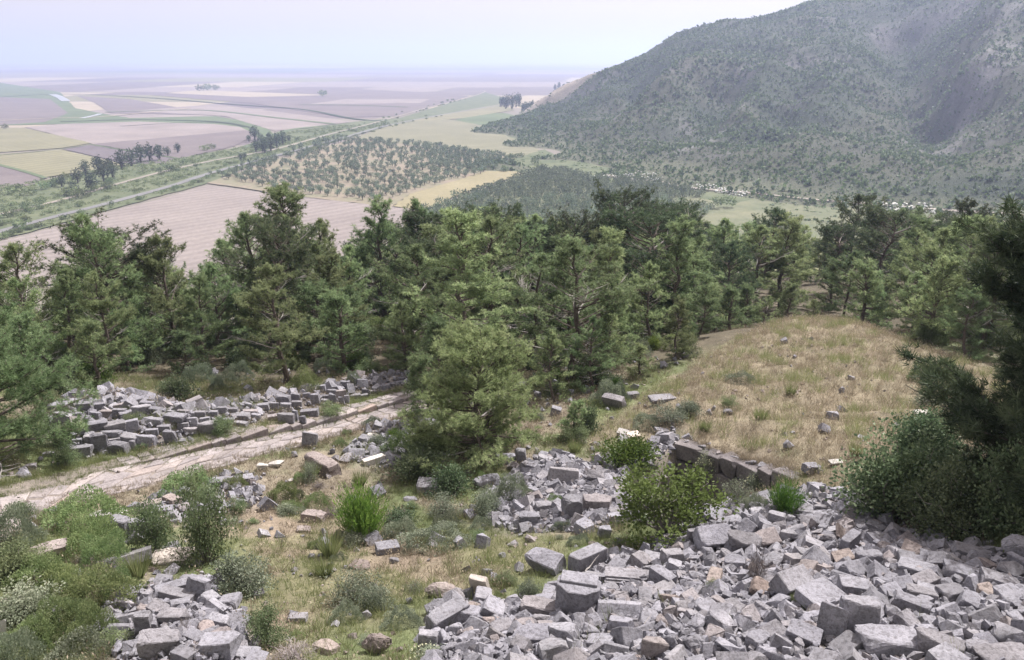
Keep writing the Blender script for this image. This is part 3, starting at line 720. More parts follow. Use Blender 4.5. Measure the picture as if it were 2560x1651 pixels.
NAMED = [  # tip x, tip y, distance, variant, width factor, turn, label
 (105,217,41,'b',1.0,0.4,'tall pine with a ragged narrow tip standing out against the ploughed field'),
 (163,234,44,'a',.95,1.9,'rounded grey-green pine behind the street bank, beside the ragged tall pine'),
 (56,272,38,'tall',.9,.8,'thin pine with small isolated top clump at the left edge of the wood'),
 (8,243,40,'c',1.1,2.2,'pine at the far left edge of the picture, its top over the ploughed field'),
 (28,276,37,'f',1.,3.,'bushy pine second from the left edge, in front of the pale field'),
 (86,272,37,'a',.9,4.,'lower pine with pale dead limbs left of the ragged tall pine'),
 (205,262,45,'f',.9,5.,'small pine in the dip of the tree line below the big ploughed field'),
 (250,212,50,'c',1.05,.6,'broad round-topped pine in front of the ploughed field, left of the tallest one'),
 (287,193,49,'tall',1.25,2.7,'tallest pine of the left half, its thin tip reaching up to the orchard'),
 (317,222,50,'f',.9,1.1,'pine with a leaning side limb just right of the tallest thin-tipped pine'),
 (272,262,36.5,'a',1.15,2.1,'yellowish full-crowned pine with visible bent trunk above the street rubble'),
 (345,246,52,'c',.9,3.3,'low pine at the notch where the ploughed field shows through'),
 (377,206,56,'e',1.05,.2,'slender dark pine with a bleached snag beside it near the wheat field'),
 (418,201,60,'b',.9,1.4,'dark pointed pine standing alone above the wood edge below the wheat strip'),
 (437,250,47,'d',1.05,2.0,'very dark flat-crowned pine in the middle of the wood'),
 (455,212,62,'a',1.,3.,'pine at the edge of the olive grove just right of the dark pointed one'),
 (493,207,64,'c',1.05,4.2,'broad pine whose crown meets the near edge of the olive grove'),
 (525,213,66,'f',1.1,5.,'wide light green pine in front of the dense olive grove'),
 (560,218,62,'a',1.,.9,'pine between the wide light green pine and the flat-topped one'),
 (528,252,40,'dead',1.1,1.,'half-dead pine with bare whitish branches in the centre of the wood'),
 (400,300,37,'a',1.0,2.4,'sunlit pine behind the street, left of the half-dead pine'),
 (437,322,34,'young',1.0,.4,'small pale pine with a dead forked top above the street end'),
 (622,203,72,'d',.95,1.2,'pine with a flat windswept top standing above the rest in front of the grove'),
 (655,203,76,'g',1.0,2.2,'dark pine right behind the flat windswept pine'),
 (596,232,52,'c',1.05,3.1,'spreading pine with dark underside left of the flat windswept pine'),
 (696,210,78,'a',1.05,.3,'tree-line pine in front of the small meadow'),
 (729,240,60,'g',1.0,4.1,'dense dark pine below the meadow with the two round trees'),
 (768,208,84,'g',1.,5.2,'pine of the far tree line in front of the gravel track'),
 (793,222,74,'a',1.,2.6,'pine of the far tree line between the track and the young pines'),
 (862,196,88,'g',1.05,.7,'dark round-crowned pine standing before the white hives on the slope'),
 (900,208,82,'c',1.05,1.6,'pine with lumpy crown directly below the white hives'),
 (924,206,80,'f',1.,3.4,'pine with bare twiggy side limbs below the white hives'),
 (978,200,70,'g',1.05,2.9,'dark pine with dense head near the right edge tree line'),
 (948,225,66,'a',1.0,2.,'mid-green pine left of the dense-headed dark pine'),
 (1006,226,40,'c',1.,.2,'bright-topped pine at the right edge behind the mound'),
 (656,262,43,'a',.95,.8,'sunny full pine in the young stand left of the grass mound'),
 (620,290,40,'e',1.0,1.9,'narrow young pine in the stand left of the grass mound'),
 (703,284,44,'a',.95,3.7,'rounded pine just beyond the top of the dry grass mound'),
 (680,300,39,'e',1.05,.4,'young bushy pine touching the left flank of the mound'),
 (640,345,36.5,'young',1.3,.4,'small dark young pine at the foot of the mound flank'),
 (815,300,51,'e',1.1,2.5,'light green pine rising behind the crest of the mound'),
 (768,296,53,'f',1.,.5,'pale pine behind the upper left shoulder of the mound'),
 (853,250,60,'c',1.,1.4,'tall pine in the second row behind the mound crest'),
 (922,272,45,'c',1.05,4.4,'big spreading pine with visible trunk at the right end of the mound crest'),
 (980,285,38,'a',1.05,5.5,'pine at the right edge whose lower boughs hang over the mound'),
 (576,402,27.5,'young',1.25,2.2,'small round pine right of the big bushy pine, above the fallen blocks'),
 (596,318,34,'f',1.,1.2,'loose pale pine behind the big bushy pine'),
 (556,330,32.5,'a',.9,.2,'pine growing directly behind the big bushy pine'),
]
PINES = []
for (px, py, Y, v, wd, rz, lab) in NAMED:
    e, (x, y, h_) = pine_px(px, py, Y, v, wd, lab, rz=rz, group=FG); PINES.append((x, y))
# the big bushy pine and its neighbours in front of the street
x, y, _ = at(476, 466)[0]; put_pine(x, y+.8, 4.6, 1.0, 'bush', .3, 'big light green bushy pine reaching the ground, at the end of the paved street', FG); PINES.append((x, y))
x, y, _ = at(430, 420)[0]; put_pine(x, y+.3, 3.3, .95, 'young', 1.3, 'low dark pine spray leaning over the street end', FG, lean=(0, -.35)); PINES.append((x, y))
x, y, _ = at(2, 458)[0]; put_pine(x-.4, y, 5.2, 1.0, 'bush', 2.3, 'soft bushy pine at the left edge of the picture beside the street', FG); PINES.append((x, y))
# the dark pine hanging into the view at the right
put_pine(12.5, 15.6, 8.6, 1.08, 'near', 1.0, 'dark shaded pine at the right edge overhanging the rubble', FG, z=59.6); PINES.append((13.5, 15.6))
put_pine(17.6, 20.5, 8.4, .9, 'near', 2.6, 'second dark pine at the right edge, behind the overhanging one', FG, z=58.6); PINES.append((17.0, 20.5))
put_pine(15.4, 13.8, 9.5, 1.2, 'near', 4.0, 'third dark pine added beyond the right edge to shade the rubble', FG, z=60.2); PINES.append((14.6, 13.4))  # off-frame tree added to throw shade on the lower right rubble
# tree line and lower edge of the wood, in frame points
TL = np.array([(-60,262),(0,262),(50,292),(75,296),(90,255),(110,232),(160,248),(215,274),(228,235),(290,222),(330,246),(352,262),(370,222),(420,215),(500,214),(560,220),(600,222),(640,208),(700,218),(770,216),(820,232),(860,212),(900,218),(1024,212),(1100,206)])
BL = np.array([(-60,425),(0,418),(60,396),(140,382),(250,368),(330,368),(400,368),(440,385),(520,392),(600,388),(620,378),(700,340),(740,328),(800,320),(880,327),(960,345),(1024,360),(1100,380)])
r = R(5); cand = 0; auto = []
while cand < 20000 and len(auto) < 185:
    cand += 1
    y = 36+(r.rand()**1.5)*95; x = r.uniform(-.72, .74)*y
    if x < -60 or (x < -.25*y and y > 62): continue
    z = float(Hq(x, y)); px, py = proj(x, y, z)
    if not -55 < px < 1075 or py > np.interp(px, BL[:, 0], BL[:, 1])-2: continue
    if abs(px-530) < 20 and y < 41: continue
    sp = 2.0+y*.019
    if min((x-a)**2+(y-b)**2 for a, b in PINES) < sp*sp: continue
    h_ = r.uniform(6.5, 11.5)
    lim = np.interp(px, TL[:, 0], TL[:, 1])+r.uniform(0, 16)
    top = unY(px, lim, y)[2]-z; h_ = min(h_, top)
    if h_ < 3.6: continue
    PINES.append((x, y)); auto.append((x, y, z, h_, px, py))
def rel(px, py, marks, k=0):
    """a phrase placing a thing beside the k-th nearest landmark"""
    d = sorted((math.hypot(px-a, (py-b)*1.3), a, b, nme) for a, b, nme in marks)[k]
    dx, dy = px-d[1], py-d[2]
    far_ = '' if d[0] > 26 else 'just '
    if abs(dx) > 1.6*abs(dy): w_ = 'right of' if dx > 0 else 'left of'
    elif abs(dy) > 1.6*abs(dx): w_ = 'below' if dy > 0 else 'above'
    else: w_ = ('below and ' if dy > 0 else 'above and ')+('right of' if dx > 0 else 'left of')
    return f'{far_}{w_} {d[3]}'
def uniq(used, cands):
    cands = [c_ for c_ in cands if len(c_.split()) <= 16] or cands
    for c_ in cands:
        if c_ not in used: used.add(c_); return c_
    return cands[0]
PM = [(105,300,'the ragged tall pine'),(163,310,'the rounded grey-green pine'),(287,280,'the tallest thin-tipped pine'),(272,330,'the yellowish bent-trunk pine'),(377,290,'the slender pine with a snag'),(437,300,'the very dark flat-crowned pine'),
 (528,310,'the half-dead bare pine'),(622,260,'the flat windswept pine'),(729,290,'the dense dark pine below the meadow'),(862,260,'the dark round pine by the hives'),(922,320,'the big spreading pine by the mound'),
 (978,270,'the dense-headed pine'),(656,330,'the sunny pine beside the mound'),(815,320,'the light pine behind the mound crest'),(476,400,'the big bushy pine')]
used = set(); vs = ['a', 'b', 'c', 'e', 'f', 'g', 'a', 'c', 'd', 'e']
words_v = dict(a='full mid-green', b='pointed', c='broad', d='dark flat-crowned', e='slim', f='thin-crowned', g='dark dense', tall='lanky')
for i, (x, y, z, h_, px, py) in enumerate(auto):
    v = vs[r.randint(len(vs))]; tpy = proj(x, y, z+h_*.6)[1]
    sz = 'small' if h_ < 5.5 else ('tall' if h_ > 9 else 'middle-sized')
    lab = uniq(used, [f'{sz} {words_v[v]} pine {rel(px, tpy, PM, k)}' for k in range(3)]+[f'{sz} {words_v[v]} pine {rel(px, tpy, PM, 0)}, deeper in the wood'])
    put_pine(x, y, h_, r.uniform(1.0, 1.4), v, r.uniform(0, 6.28), lab, FG, z=z-.1)

# young growth filling the wood below the taller crowns
r = R(6); cand = 0; k_ = 0
while cand < 9000 and k_ < 62:
    cand += 1; y = 34+r.rand()**1.3*32; x = r.uniform(-.70, .72)*y; z = float(Hq(x, y)); px, py = proj(x, y, z)
    if not -30 < px < 1050 or py > np.interp(px, BL[:, 0], BL[:, 1])+6 or inpoly(x, y, MOUND) or inpoly(x, y, RP['R4']): continue
    if min((x-a)**2+(y-b)**2 for a, b in PINES) < 1.7**2: continue
    h_ = r.uniform(2.2, 4.6); PINES.append((x, y)); k_ += 1; tpy = proj(x, y, z+h_*.6)[1]
    put_pine(x, y, h_, r.uniform(.95, 1.3), 'young', r.uniform(0, 6.28), uniq(used, [f'{s_} young pine {rel(px, tpy, PM, k)}' for k in range(4) for s_ in (('waist-high', 'low bushy') if h_ < 3.2 else ('half-grown', 'slim half-grown'))]), FG, z=z-.1)

# ------------------------------------------------------------------ far trees and bushes
def far_tree(seed, h, cr, n, mat, trunk=.25, leaf=.5, asp=1., ground=False, nt=3, name='far_tree'):
    r = R(seed); a = Acc()
    if trunk > 0:
        for k in range(nt):
            az = r.uniform(0, 6.28); e_ = np.array([math.cos(az)*cr*.4, math.sin(az)*cr*.4, h*.6])
            tube(a, np.array([[0, 0, -.3], e_*np.array([.2, .2, .45]), e_]), [h*.035, h*.026, h*.012], 4, .4, 1)
    C = r.normal(size=(n, 3)); C = unit(C)*(r.rand(n, 1)**.4); z0 = h*trunk
    lump = 1+.28*np.sin(C[:, :1]*5+seed)*np.cos(C[:, 1:2]*4+seed*2)
    C = C*lump*np.array([cr, cr*asp, (h-z0)/2]); C[:, 2] += z0+(h-z0)/2
    D = unit(C-np.array([0, 0, z0+(h-z0)*.4])+r.normal(0, .4*cr, (n, 3))+np.array([0, 0, .3*cr]))
    tn_ = np.clip(.5+.35*(vnoise(C[:, 0]*1.3+seed, C[:, 2]*1.3)-.5)*2+r.normal(0, .12, n), 0, 1)
    blades(a, C-D*leaf*.5, D, leaf*r.uniform(.7, 1.4, n), leaf*.75, r, tn_, 0, True)
    return a.mesh(name, [M[mat], M['bark']])
orch = [far_tree(20+i, 4.6, 2.2, 170, 'olive', .30, .62, name='orchard_tree') for i in range(5)]
oliv = [far_tree(30+i, 4.2, 2.5, 150, 'olive', .12, .62, name='olive_tree') for i in range(5)]
gums = [far_tree(40+i, 13, 3.4, 420, 'gum', .12, 1.0, name='tall_tree') for i in range(4)]
cypr = [far_tree(50+i, 13, 2.0, 300, 'gum', .04, 1.0, name='slim_tree') for i in range(2)]
bshm = [far_tree(60+i, 3.2, 2.4, 170, 'hedge', 0, .60, name='bush') for i in range(5)]
def pt(meshes, name, px, py, s, label, cat, group, r, zz=None, sx=1.):
    p = plane(px, py, .3); o = ob(name, meshes[r.randint(len(meshes))]); o.location = (p[0], p[1], .3 if zz is None else zz)
    o.scale = (s*sx, s*sx, s); o.rotation_euler = (0, 0, r.uniform(0, 6.28)); tag(o, label, cat, group); return o
# sparse orchard, laid out in rows
r = R(77); Op = [(210,176),(275,158),(322,141),(352,139.5),(395,143),(440,147),(512,159),(508,168),(408,193),(385,204),(290,194)]
Ow = [tuple(plane(a, b)[:2]) for a, b in Op]
cx, cy_ = np.mean(Ow, 0); th = math.radians(28); rows_ = []
for i in range(-60, 60):
    for j in range(-60, 60):
        u, v = i*6.0+r.normal(0, .8), j*6.0+r.normal(0, .8)
        x = cx+u*math.cos(th)-v*math.sin(th); y = cy_+u*math.sin(th)+v*math.cos(th)
        if not inpoly(x, y, Ow): continue
        px, py = proj(x, y, 0)
        dens = .50+.5*sstep(395, 450, px)+.35*(py > 176)+.3*(px < 260)-.5*sstep(.0, .5, fbm(x*.02, y*.02, 3, 14))*(330 < px < 420)
        if r.rand() < dens: rows_.append((px, py, x, y))
rows_.sort(key=lambda a: a[3]); r.shuffle(rows_) if False else None
big = rows_[:290]; rest = rows_[290:]
OMk = [(214,172,'the corner of the orchard by the grey road'),(262,160,'the round bushes by the road'),(300,192,'the middle of the front row'),(377,201,'the tip of the orchard by the wheat strip'),(352,140,'the far corner by the striped field'),(340,165,'the bare soil patch'),(400,170,'the thick middle rows'),
    (440,150,'the far edge before the striped field'),(508,162,'the orchard end below the mountain'),(455,178,'the upper edge of the wheat strip'),(250,180,'the near left rows')]
used_o = set()
def zone(px, py):
    if py > 188-(0 if px < 290 else -6) and px < 300: return 'in the front row beside the ploughed field'
    if px < 250: return 'in the dense left corner beside the road'
    if px > 440: return 'in the close-set right part by the wheat strip'
    if py < 155: return 'in the far rows before the striped field'
    if py > 180: return 'in the near rows above the ploughed field'
    if px < 330: return 'in the middle left of the sparse orchard'
    return 'on bare soil in the thin middle of the orchard'
for px, py, x, y in big:
    s = r.uniform(.62, 1.0); o = ob('orchard_tree', orch[r.randint(5)]); o.location = (x, y, .3); o.scale = (s*r.uniform(.9, 1.15),)*2+(s,); o.rotation_euler = (0, 0, r.uniform(0, 6.28))
    sw = 'small' if s < .74 else ('mid-sized' if s < .88 else 'larger')
    tag(o, uniq(used_o, [f'{sw} orchard fruit tree {rel(px, py, OMk, k)}' for k in range(3)]+[f'{sw} grey-green fruit tree {zone(px, py)}', f'{sw} fruit tree {zone(px, py)}, {rel(px, py, OMk, 0)}', 'grey-green fruit tree '+zone(px, py)]), 'orchard tree', 'trees of the sparse orchard on the plain')
def scatter_mesh(name, src, pos, scl, r, mats, zrot=True):
    """many copies of a small mesh joined into one object of kind stuff"""
    nv = len(src.vertices); co = np.empty(nv*3, np.float32); src.vertices.foreach_get('co', co); co = co.reshape(-1, 3)
    tt = np.empty(nv, np.float32); src.attributes['tint'].data.foreach_get('value', tt)
    ls = np.empty(len(src.loops), np.int32); src.loops.foreach_get('vertex_index', ls)
    sz = np.empty(len(src.polygons), np.int32); src.polygons.foreach_get('loop_total', sz)
    mi = np.empty(len(src.polygons), np.int32); src.polygons.foreach_get('material_index', mi)
    n = len(pos); a = r.uniform(0, 6.28, n); ca, sa = np.cos(a), np.sin(a); scl = np.asarray(scl)
    if scl.ndim == 1: scl = np.repeat(scl[:, None], 3, 1)
    V = co[None]*scl[:, None]; V = np.stack([V[..., 0]*ca[:, None]-V[..., 1]*sa[:, None], V[..., 0]*sa[:, None]+V[..., 1]*ca[:, None], V[..., 2]], -1)+np.asarray(pos)[:, None]
    me = bpy.data.meshes.new(name); V = V.reshape(-1, 3).astype(np.float32)
    L = (ls[None]+(np.arange(n)*nv)[:, None]).ravel().astype(np.int32); S = np.tile(sz, n); st = np.r_[0, np.cumsum(S)[:-1]].astype(np.int32)
    me.vertices.add(len(V)); me.vertices.foreach_set('co', V.ravel()); me.loops.add(len(L)); me.loops.foreach_set('vertex_index', L)
    me.polygons.add(len(S)); me.polygons.foreach_set('loop_start', st); me.polygons.foreach_set('material_index', np.tile(mi, n)); me.polygons.foreach_set('use_smooth', np.zeros(len(S), bool))
    for m_ in mats: me.materials.append(m_)
    at_ = me.attributes.new('tint', 'FLOAT', 'POINT'); at_.data.foreach_set('value', np.clip((tt[None]+r.normal(0, .13, n)[:, None]), 0, 1).ravel().astype(np.float32))
    me.update(calc_edges=True)
    return ob(name, me)
if rest:
    P = np.array([(x, y, .3) for _, _, x, y in rest]); o = scatter_mesh('distant_orchard', far_tree(29, 4.6, 2.2, 60, 'olive', .3, 1.0), P, r.uniform(.7, 1.1, len(P)), r, [M['olive'], M['bark']])
    tag(o, kind='stuff')
# dense olive grove
Gp = [(424,213),(440,205),(490,189),(530,173),(545,171),(562,171),(600,180),(660,184),(705,196),(716,212),(690,224),(560,232),(430,232)]
Gw = [tuple(plane(a, b)[:2]) for a, b in Gp]; r = R(78); gr = []
cx, cy_ = np.mean(Gw, 0)
for i in range(-50, 50):
    for j in range(-50, 50):
        x = cx+i*5.6+r.normal(0, .9)+(j % 2)*2.8; y = cy_+j*5.6+r.normal(0, .9)
        if inpoly(x, y, Gw) and fbm(x*.02, y*.02, 2, 44) < .42: gr.append((x, y))
GMk = [(440,208,'the narrow tip of the grove'),(490,190,'the grove edge by the wheat strip'),(530,174,'the upper corner of the grove'),(520,200,'the clearing in the grove'),(570,185,'the grove edge under the mountain'),(600,200,'the middle of the olive grove'),
    (620,182,'the hives above the grove'),(660,190,'the hives at the track bend'),(700,200,'the meadow with two round trees'),(622,205,'the flat windswept pine'),(560,212,'the near edge of the grove')]
used_g = set()
gr.sort(key=lambda a: a[1])
gr_v = [(x, y) for x, y in gr if proj(x, y, 3)[1] < np.interp(proj(x, y, 3)[0], TL[:, 0], TL[:, 1])+8]
gr_b = [g_ for g_ in gr if g_ not in set(gr_v)]
for k, (x, y) in enumerate(gr_v[:290]):
    s = r.uniform(.8, 1.15); o = ob('olive_tree', oliv[r.randint(5)]); o.location = (x, y, max(.3, float(Mq(x, y)) if y > 335 else .3)); o.scale = (s, s, s*r.uniform(.9, 1.2)); o.rotation_euler = (0, 0, r.uniform(0, 6.28))
    px, py = proj(x, y, 2)
    zn = 'at the edge by the wheat strip' if px < 500 and py < 205-(px-440)*.3+6 else ('at the foot of the mountain beside the white hives' if py < 186 else ('at the meadow side of the grove' if px > 670 else ('in the left half of the dense grove' if px < 570 else 'in the right half of the dense grove')))
    sw = 'small' if s < .92 else ('mid-sized' if s < 1.04 else 'large')
    tag(o, uniq(used_g, [f'{sw} bushy olive {rel(px, py, GMk, k)}' for k in range(3)]+[f'{sw} olive tree {zn}', f'{sw} dark olive tree {zn}', 'dark bushy olive tree '+zn]), 'olive tree', 'trees of the dense olive grove')
P = np.array([(x, y, max(.3, float(Mq(x, y)) if y > 335 else .3)) for x, y in gr_v[290:]+gr_b])
if len(P):
    o = scatter_mesh('distant_grove', far_tree(39, 4.2, 2.6, 90, 'olive', .1, .85), P, r.uniform(.8, 1.15, len(P)), r, [M['olive'], M['bark']]); tag(o, kind='stuff')
# rows of tall trees beyond the road
r = R(79)
tall = [(62,184,.55),(78,180,.7),(92,188,.8),(104,178,.9),(113,175,.75),(75,192,.6),(86,172,.75),(99,170,.9),(110,170,.8),(122,166,1.),(132,163,.95),(141,160,1.05),(150,158,1.),(160,157,.9),(168,153,.55),(178,150,.6),
        (249,139,.5),(255,137,1.),(263,148.5,.7),(256,149,.75),(265,150,.9),(271,148,.95),(277,145,1.),(283,142,.95),(270,143,.9),(262,144,.8),(245,156,.4),(241,158,.45),(289,139,.5)]
TMk = [(60,184,'the bushy left end of the long tree row'),(88,178,'the thick left part of the tree row'),(112,172,'the middle of the tree row by the yellow field'),(140,162,'the tallest trees of the row by the track'),(165,156,'the right end of the tree row by the track'),(258,138,'the top of the dark copse'),(268,148,'the foot of the dark copse'),(285,141,'the right tip of the dark copse'),(243,157,'the pair of bushes below the copse')]
used_t = set()
for i, (px, py, s) in enumerate(tall):
    zn = ('in the long row between the yellow field and the dirt track' if px < 200 else 'in the dark copse by the canal bend')
    wd = 'tall dark' if s > .85 else ('middle-sized' if s > .65 else 'low bushy')
    ordi = ['leftmost part', 'middle', 'right part'][0 if (px < 95 or 200 < px < 260) else (1 if px < 140 or 260 <= px < 275 else 2)]
    pt(gums, 'tall_tree', px, py+3, s*.95, uniq(used_t, [f'{wd} tree {rel(px, py, TMk, k)}' for k in range(4)]) or f'{wd} tree at the {ordi} of {"the long row by the yellow field" if px < 200 else "the dark copse by the canal bend"}', 'tree', 'trees '+zn, r, sx=1.35)
for i, (px, py, s) in enumerate([(501,107,1.0),(504,107,1.15),(508,107,1.2),(512,106,1.15),(516,107,1.3),(519,106,1.25),(506,109,.8),(512,109.5,.85),(523,112,.8),(526,112,.9),(529,111,.85),(532,110,.9),(555,91,1.0),(559,90,1.2),(563,90,.9),(568,88,.8)]):
    pt(cypr, 'slim_tree', px, py, s*1.15, (['first', 'second', 'third', 'fourth', 'fifth', 'sixth', 'seventh', 'eighth'][sorted([501,504,508,512,516,519,506,512.5]).index(px if i != 7 else 512.5)]+' slim dark cypress from the left in the clump at the mountain foot') if px < 521 else (['first', 'second', 'third', 'fourth'][(i-8) % 4]+(' slim tree from the left in the group right of the cypress clump' if px < 540 else ' slim tree from the left on the far spur above the plain')), 'tree', 'far slim trees at the foot of the mountain', r, sx=1.4)
for px, py, s, lab in [(717,207,1.5,'left of two round dark trees standing on the valley meadow'),(729,206,1.6,'right of two round dark trees standing on the valley meadow'),(384,124,1.9,'round lone tree between the dirt track and the road'),
    (5,127,1.6,'round lone tree at the left edge above the yellow field'),(200,89,2.0,'leftmost of three tiny trees far out on the plain'),(208,88.5,2.2,'middle of three tiny trees far out on the plain'),(216,88.5,1.8,'right one of three tiny trees far out on the plain'),
    (323,94.5,1.7,'tiny lone tree far out beyond the lilac fields')]:
    pt(bshm, 'round_tree', px, py+2, s*(1 if py > 100 else 2.2), lab, 'tree', None, r, zz=.5 if py < 200 else 1.5)
# bushes along the road and track
r = R(80); used = set()
BMk = [(0,215,'the left end of the dirt track'),(60,208,'the grey road near the left edge'),(100,200,'the road bend by the furrowed field'),(160,180,'the tall tree row'),(205,178,'the orchard corner'),(260,150,'the dark copse'),(330,138,'the straight dirt track'),(384,124,'the lone round tree'),(30,190,'the yellow field corner'),(440,112,'the far end of the road')]
bl = []
for (q, o1, o2, n, s0) in ((road_q, 6, 11, 90, .75), (road_q, -6, -10, 60, .7), (dirt_q, 5, 9, 50, .8), (dirt_q, -5, -13, 45, 1.)):
    L = len(q); 
    for k in range(n):
        i = int(L*(r.rand()**2.1)*.72); T = q[min(i+1, L-1)]-q[max(i-1, 0)]; T = T/np.linalg.norm(T); N = np.array([T[1], -T[0]]); p = q[i]+N*r.uniform(o1, o2)
        bl.append((p[0], p[1], s0*r.uniform(.45, 1.15)))
for px, py, s in [(75,197,1.7),(80,199,1.6),(68,196,1.5),(93,192,1.4),(105,190,1.5),(110,190,1.2),(170,172,1.5),(176,171,1.3),(185,165,1.4),(205,151,1.4),(212,149,1.3),(26,210,1.2),(40,206,1.4),(22,229,1.3),(10,218,1.1),(55,187,1.6),(45,190,1.5),(30,196,1.5),(20,192,1.4),(10,195,1.5),(66,180,1.4),
                  (315,152,1.3),(320,151,1.3),(310,153,1.2),(270,163,1.2),(262,166,1.3),(298,141,1.0),(352,132,1.),(505,172,1.3),(512,160,1.4),(520,158,1.2),(535,165,1.4),(540,170,1.3)]:
    p = plane(px, py); bl.append((p[0], p[1], s))
for x, y, s in bl:
    px, py = proj(x, y, 1)
    if not (-30 < px < 560): continue
    o = ob('roadside_bush', bshm[r.randint(5)]); o.location = (x, y, .25); o.scale = (s*r.uniform(.9, 1.5), s*r.uniform(.9, 1.3), s); o.rotation_euler = (0, 0, r.uniform(0, 6.28))
    sw = 'big' if s > 1.2 else ('small' if s < .6 else 'mid-sized')
    tag(o, uniq(used, [f'{sw} {c_} bush {rel(px, py, BMk, k)}' for k in range(3) for c_ in ('green', 'leafy green', 'round green')]), 'bush', 'bushes along the road and dirt track on the plain')
# reeds and scrub in the green bands: one mass
r = R(81); Vg = [tuple(plane(a, b)[:2]) for a, b in [(-60,195),(60,178),(125,165),(180,159),(245,147),(280,134),(360,123),(400,119),(480,95),(480,112),(440,116),(385,126),(340,139),(270,157),(205,183),(100,211),(30,231),(-60,251)]]
q = np.array(Vg); n = 14000; X = r.uniform(q[:, 0].min(), q[:, 0].max(), n); Y = r.uniform(q[:, 1].min(), 900, n)
dr, _, _ = seg_dist(X, Y, [tuple(a) for a in road_q[::4]]); dd, _, _ = seg_dist(X, Y, [tuple(a) for a in dirt_q[::4]])
k = inpoly(X, Y, Vg) & (dr > 4.6) & (dd > 3.6) & (fbm(X*.03, Y*.03, 3, 12) > -.25)
P = np.c_[X[k], Y[k], np.full(k.sum(), .3)]
o = scatter_mesh('verge_undergrowth', far_tree(69, 1.5, 1.7, 26, 'hedge', 0, .8), P, r.uniform(.35, 1., len(P)), r, [M['hedge'], M['bark']]); tag(o, kind='stuff')
# scrub of the mountain: one mass
r = R(82); n = 160000
X = r.uniform(-70, 900, n); Y = r.uniform(360, 1250, n); Z = Mq(X, Y); px, py = proj(X, Y, Z)
k = (Z > .5) & (px > 460) & (px < 1060) & (py > -25) & (py < 235)
dn = fbm(X*.013, Y*.013, 4, 81); k &= (r.rand(n) < .85-.4*sstep(.15, .6, dn)) & ~((X < 190) & (Y > 1000) & (r.rand(n) < .9))
k &= ~((Z < 6) & (px > 640) & (r.rand(n) < .45))
P = np.c_[X, Y, Z-.2][k]; s = .8*(.28+.85*r.rand(len(P))**2.6)*(.7+.6*vnoise(P[:, 0]*.02, P[:, 1]*.02, 5))
half = len(P)//2
for i, (sl, sd_) in enumerate(((slice(0, half), 83), (slice(half, None), 84))):
    o = scatter_mesh('mountain_scrub', far_tree(sd_, 2.8, 2.6, 7, 'maquis', 0, 2.6), P[sl], s[sl], r, [M['maquis'], M['bark']]); tag(o, kind='stuff')
Vv = [tuple(plane(a, b)[:2]) for a, b in [(500,168),(545,150),(600,168),(700,187),(800,196),(1040,212),(1040,250),(760,232),(725,205),(640,190),(560,172)]]
q = np.array(Vv); n = 9000; X = r.uniform(q[:, 0].min(), q[:, 0].max(), n); Y = r.uniform(q[:, 1].min(), q[:, 1].max(), n); k = inpoly(X, Y, Vv) & (fbm(X*.03, Y*.03, 3, 19) > -.1)
P = np.c_[X[k], Y[k], np.maximum(.2, Mq(X[k], Y[k]))]; s = .2+.6*r.rand(len(P))**3; o = scatter_mesh('valley_scrub', far_tree(86, 2.2, 2.4, 12, 'maquis', 0, 1.5), P, s, r, [M['maquis'], M['bark']]); tag(o, kind='stuff')
# track on the valley floor with the white hives
def HV(x, y): return Mq(x, y)
def hitM(px, py): return hit(px, py, HV, 300., 1500., 400)
trk = hitM([585,610,650,690,740,800,850,900,960,1030], [175,175.5,181,188,192.5,198.5,203,207,211.5,216])
q = smooth_line([(a[0], a[1]) for a in trk], 4.0); T = np.gradient(q, axis=0); T /= np.linalg.norm(T, axis=1)[:, None]; N = np.stack([-T[:, 1], T[:, 0]], 1)
L_ = q+N*1.3; R_ = q-N*1.3; n_ = len(q)
V = np.r_[np.c_[L_, Mq(L_[:, 0], L_[:, 1])+.35], np.c_[R_, Mq(R_[:, 0], R_[:, 1])+.35]]; i = np.arange(n_-1)
me = mesh_np('valley_track', V, [np.stack([i, i+1, i+1+n_, i+n_], 1)[:, ::-1]], M['track']); tag(ob('valley_track', me), kind='structure')
def boxm(acc, c, s, tint=.5, mi=0):
    c = np.array(c); s = np.array(s)/2
    v = np.array([(a, b, d) for a in (-1, 1) for b in (-1, 1) for d in (-1, 1)])*s+c
    acc.add(v, [[0, 1, 3, 2], [4, 6, 7, 5], [0, 4, 5, 1], [2, 3, 7, 6], [0, 2, 6, 4], [1, 5, 7, 3]], tint, mi)
a = Acc(); boxm(a, (0, 0, .55), (1.0, 1.0, .8), .5, 0); boxm(a, (0, 0, 1.02), (1.15, 1.15, .16), .5, 1); boxm(a, (0, -.52, .18), (.9, .25, .06), .5, 1)
hive = a.mesh('beehive', [M['paint'], M['lid']])
r = R(90)
hv = []
for (x0, y0, x1, y1, n) in [(588,174.5,640,173.5,16),(592,176,650,175,12),(600,173,612,172.5,8),(600,177,640,177,14),(640,172,656,176,12),(620,179,655,182,14),(642,178,662,180,16),(650,183,660,180,6),(692,186,704,187.5,8),(700,189,725,190.5,12),(706,186,745,194,22),(712,191,745,196,20),(740,192,748,193,5)]:
    for k in range(n):
        t = (k+.5)/n; hv.append((x0+(x1-x0)*t+r.normal(0, .6), y0+(y1-y0)*t+r.normal(0, .9), 'on the terrace above the olive grove' if x0 < 680 else 'beside the track bend'))
for k in range(58): hv.append((r.uniform(880, 936), 0, 'on the slope behind the dark round pine'))
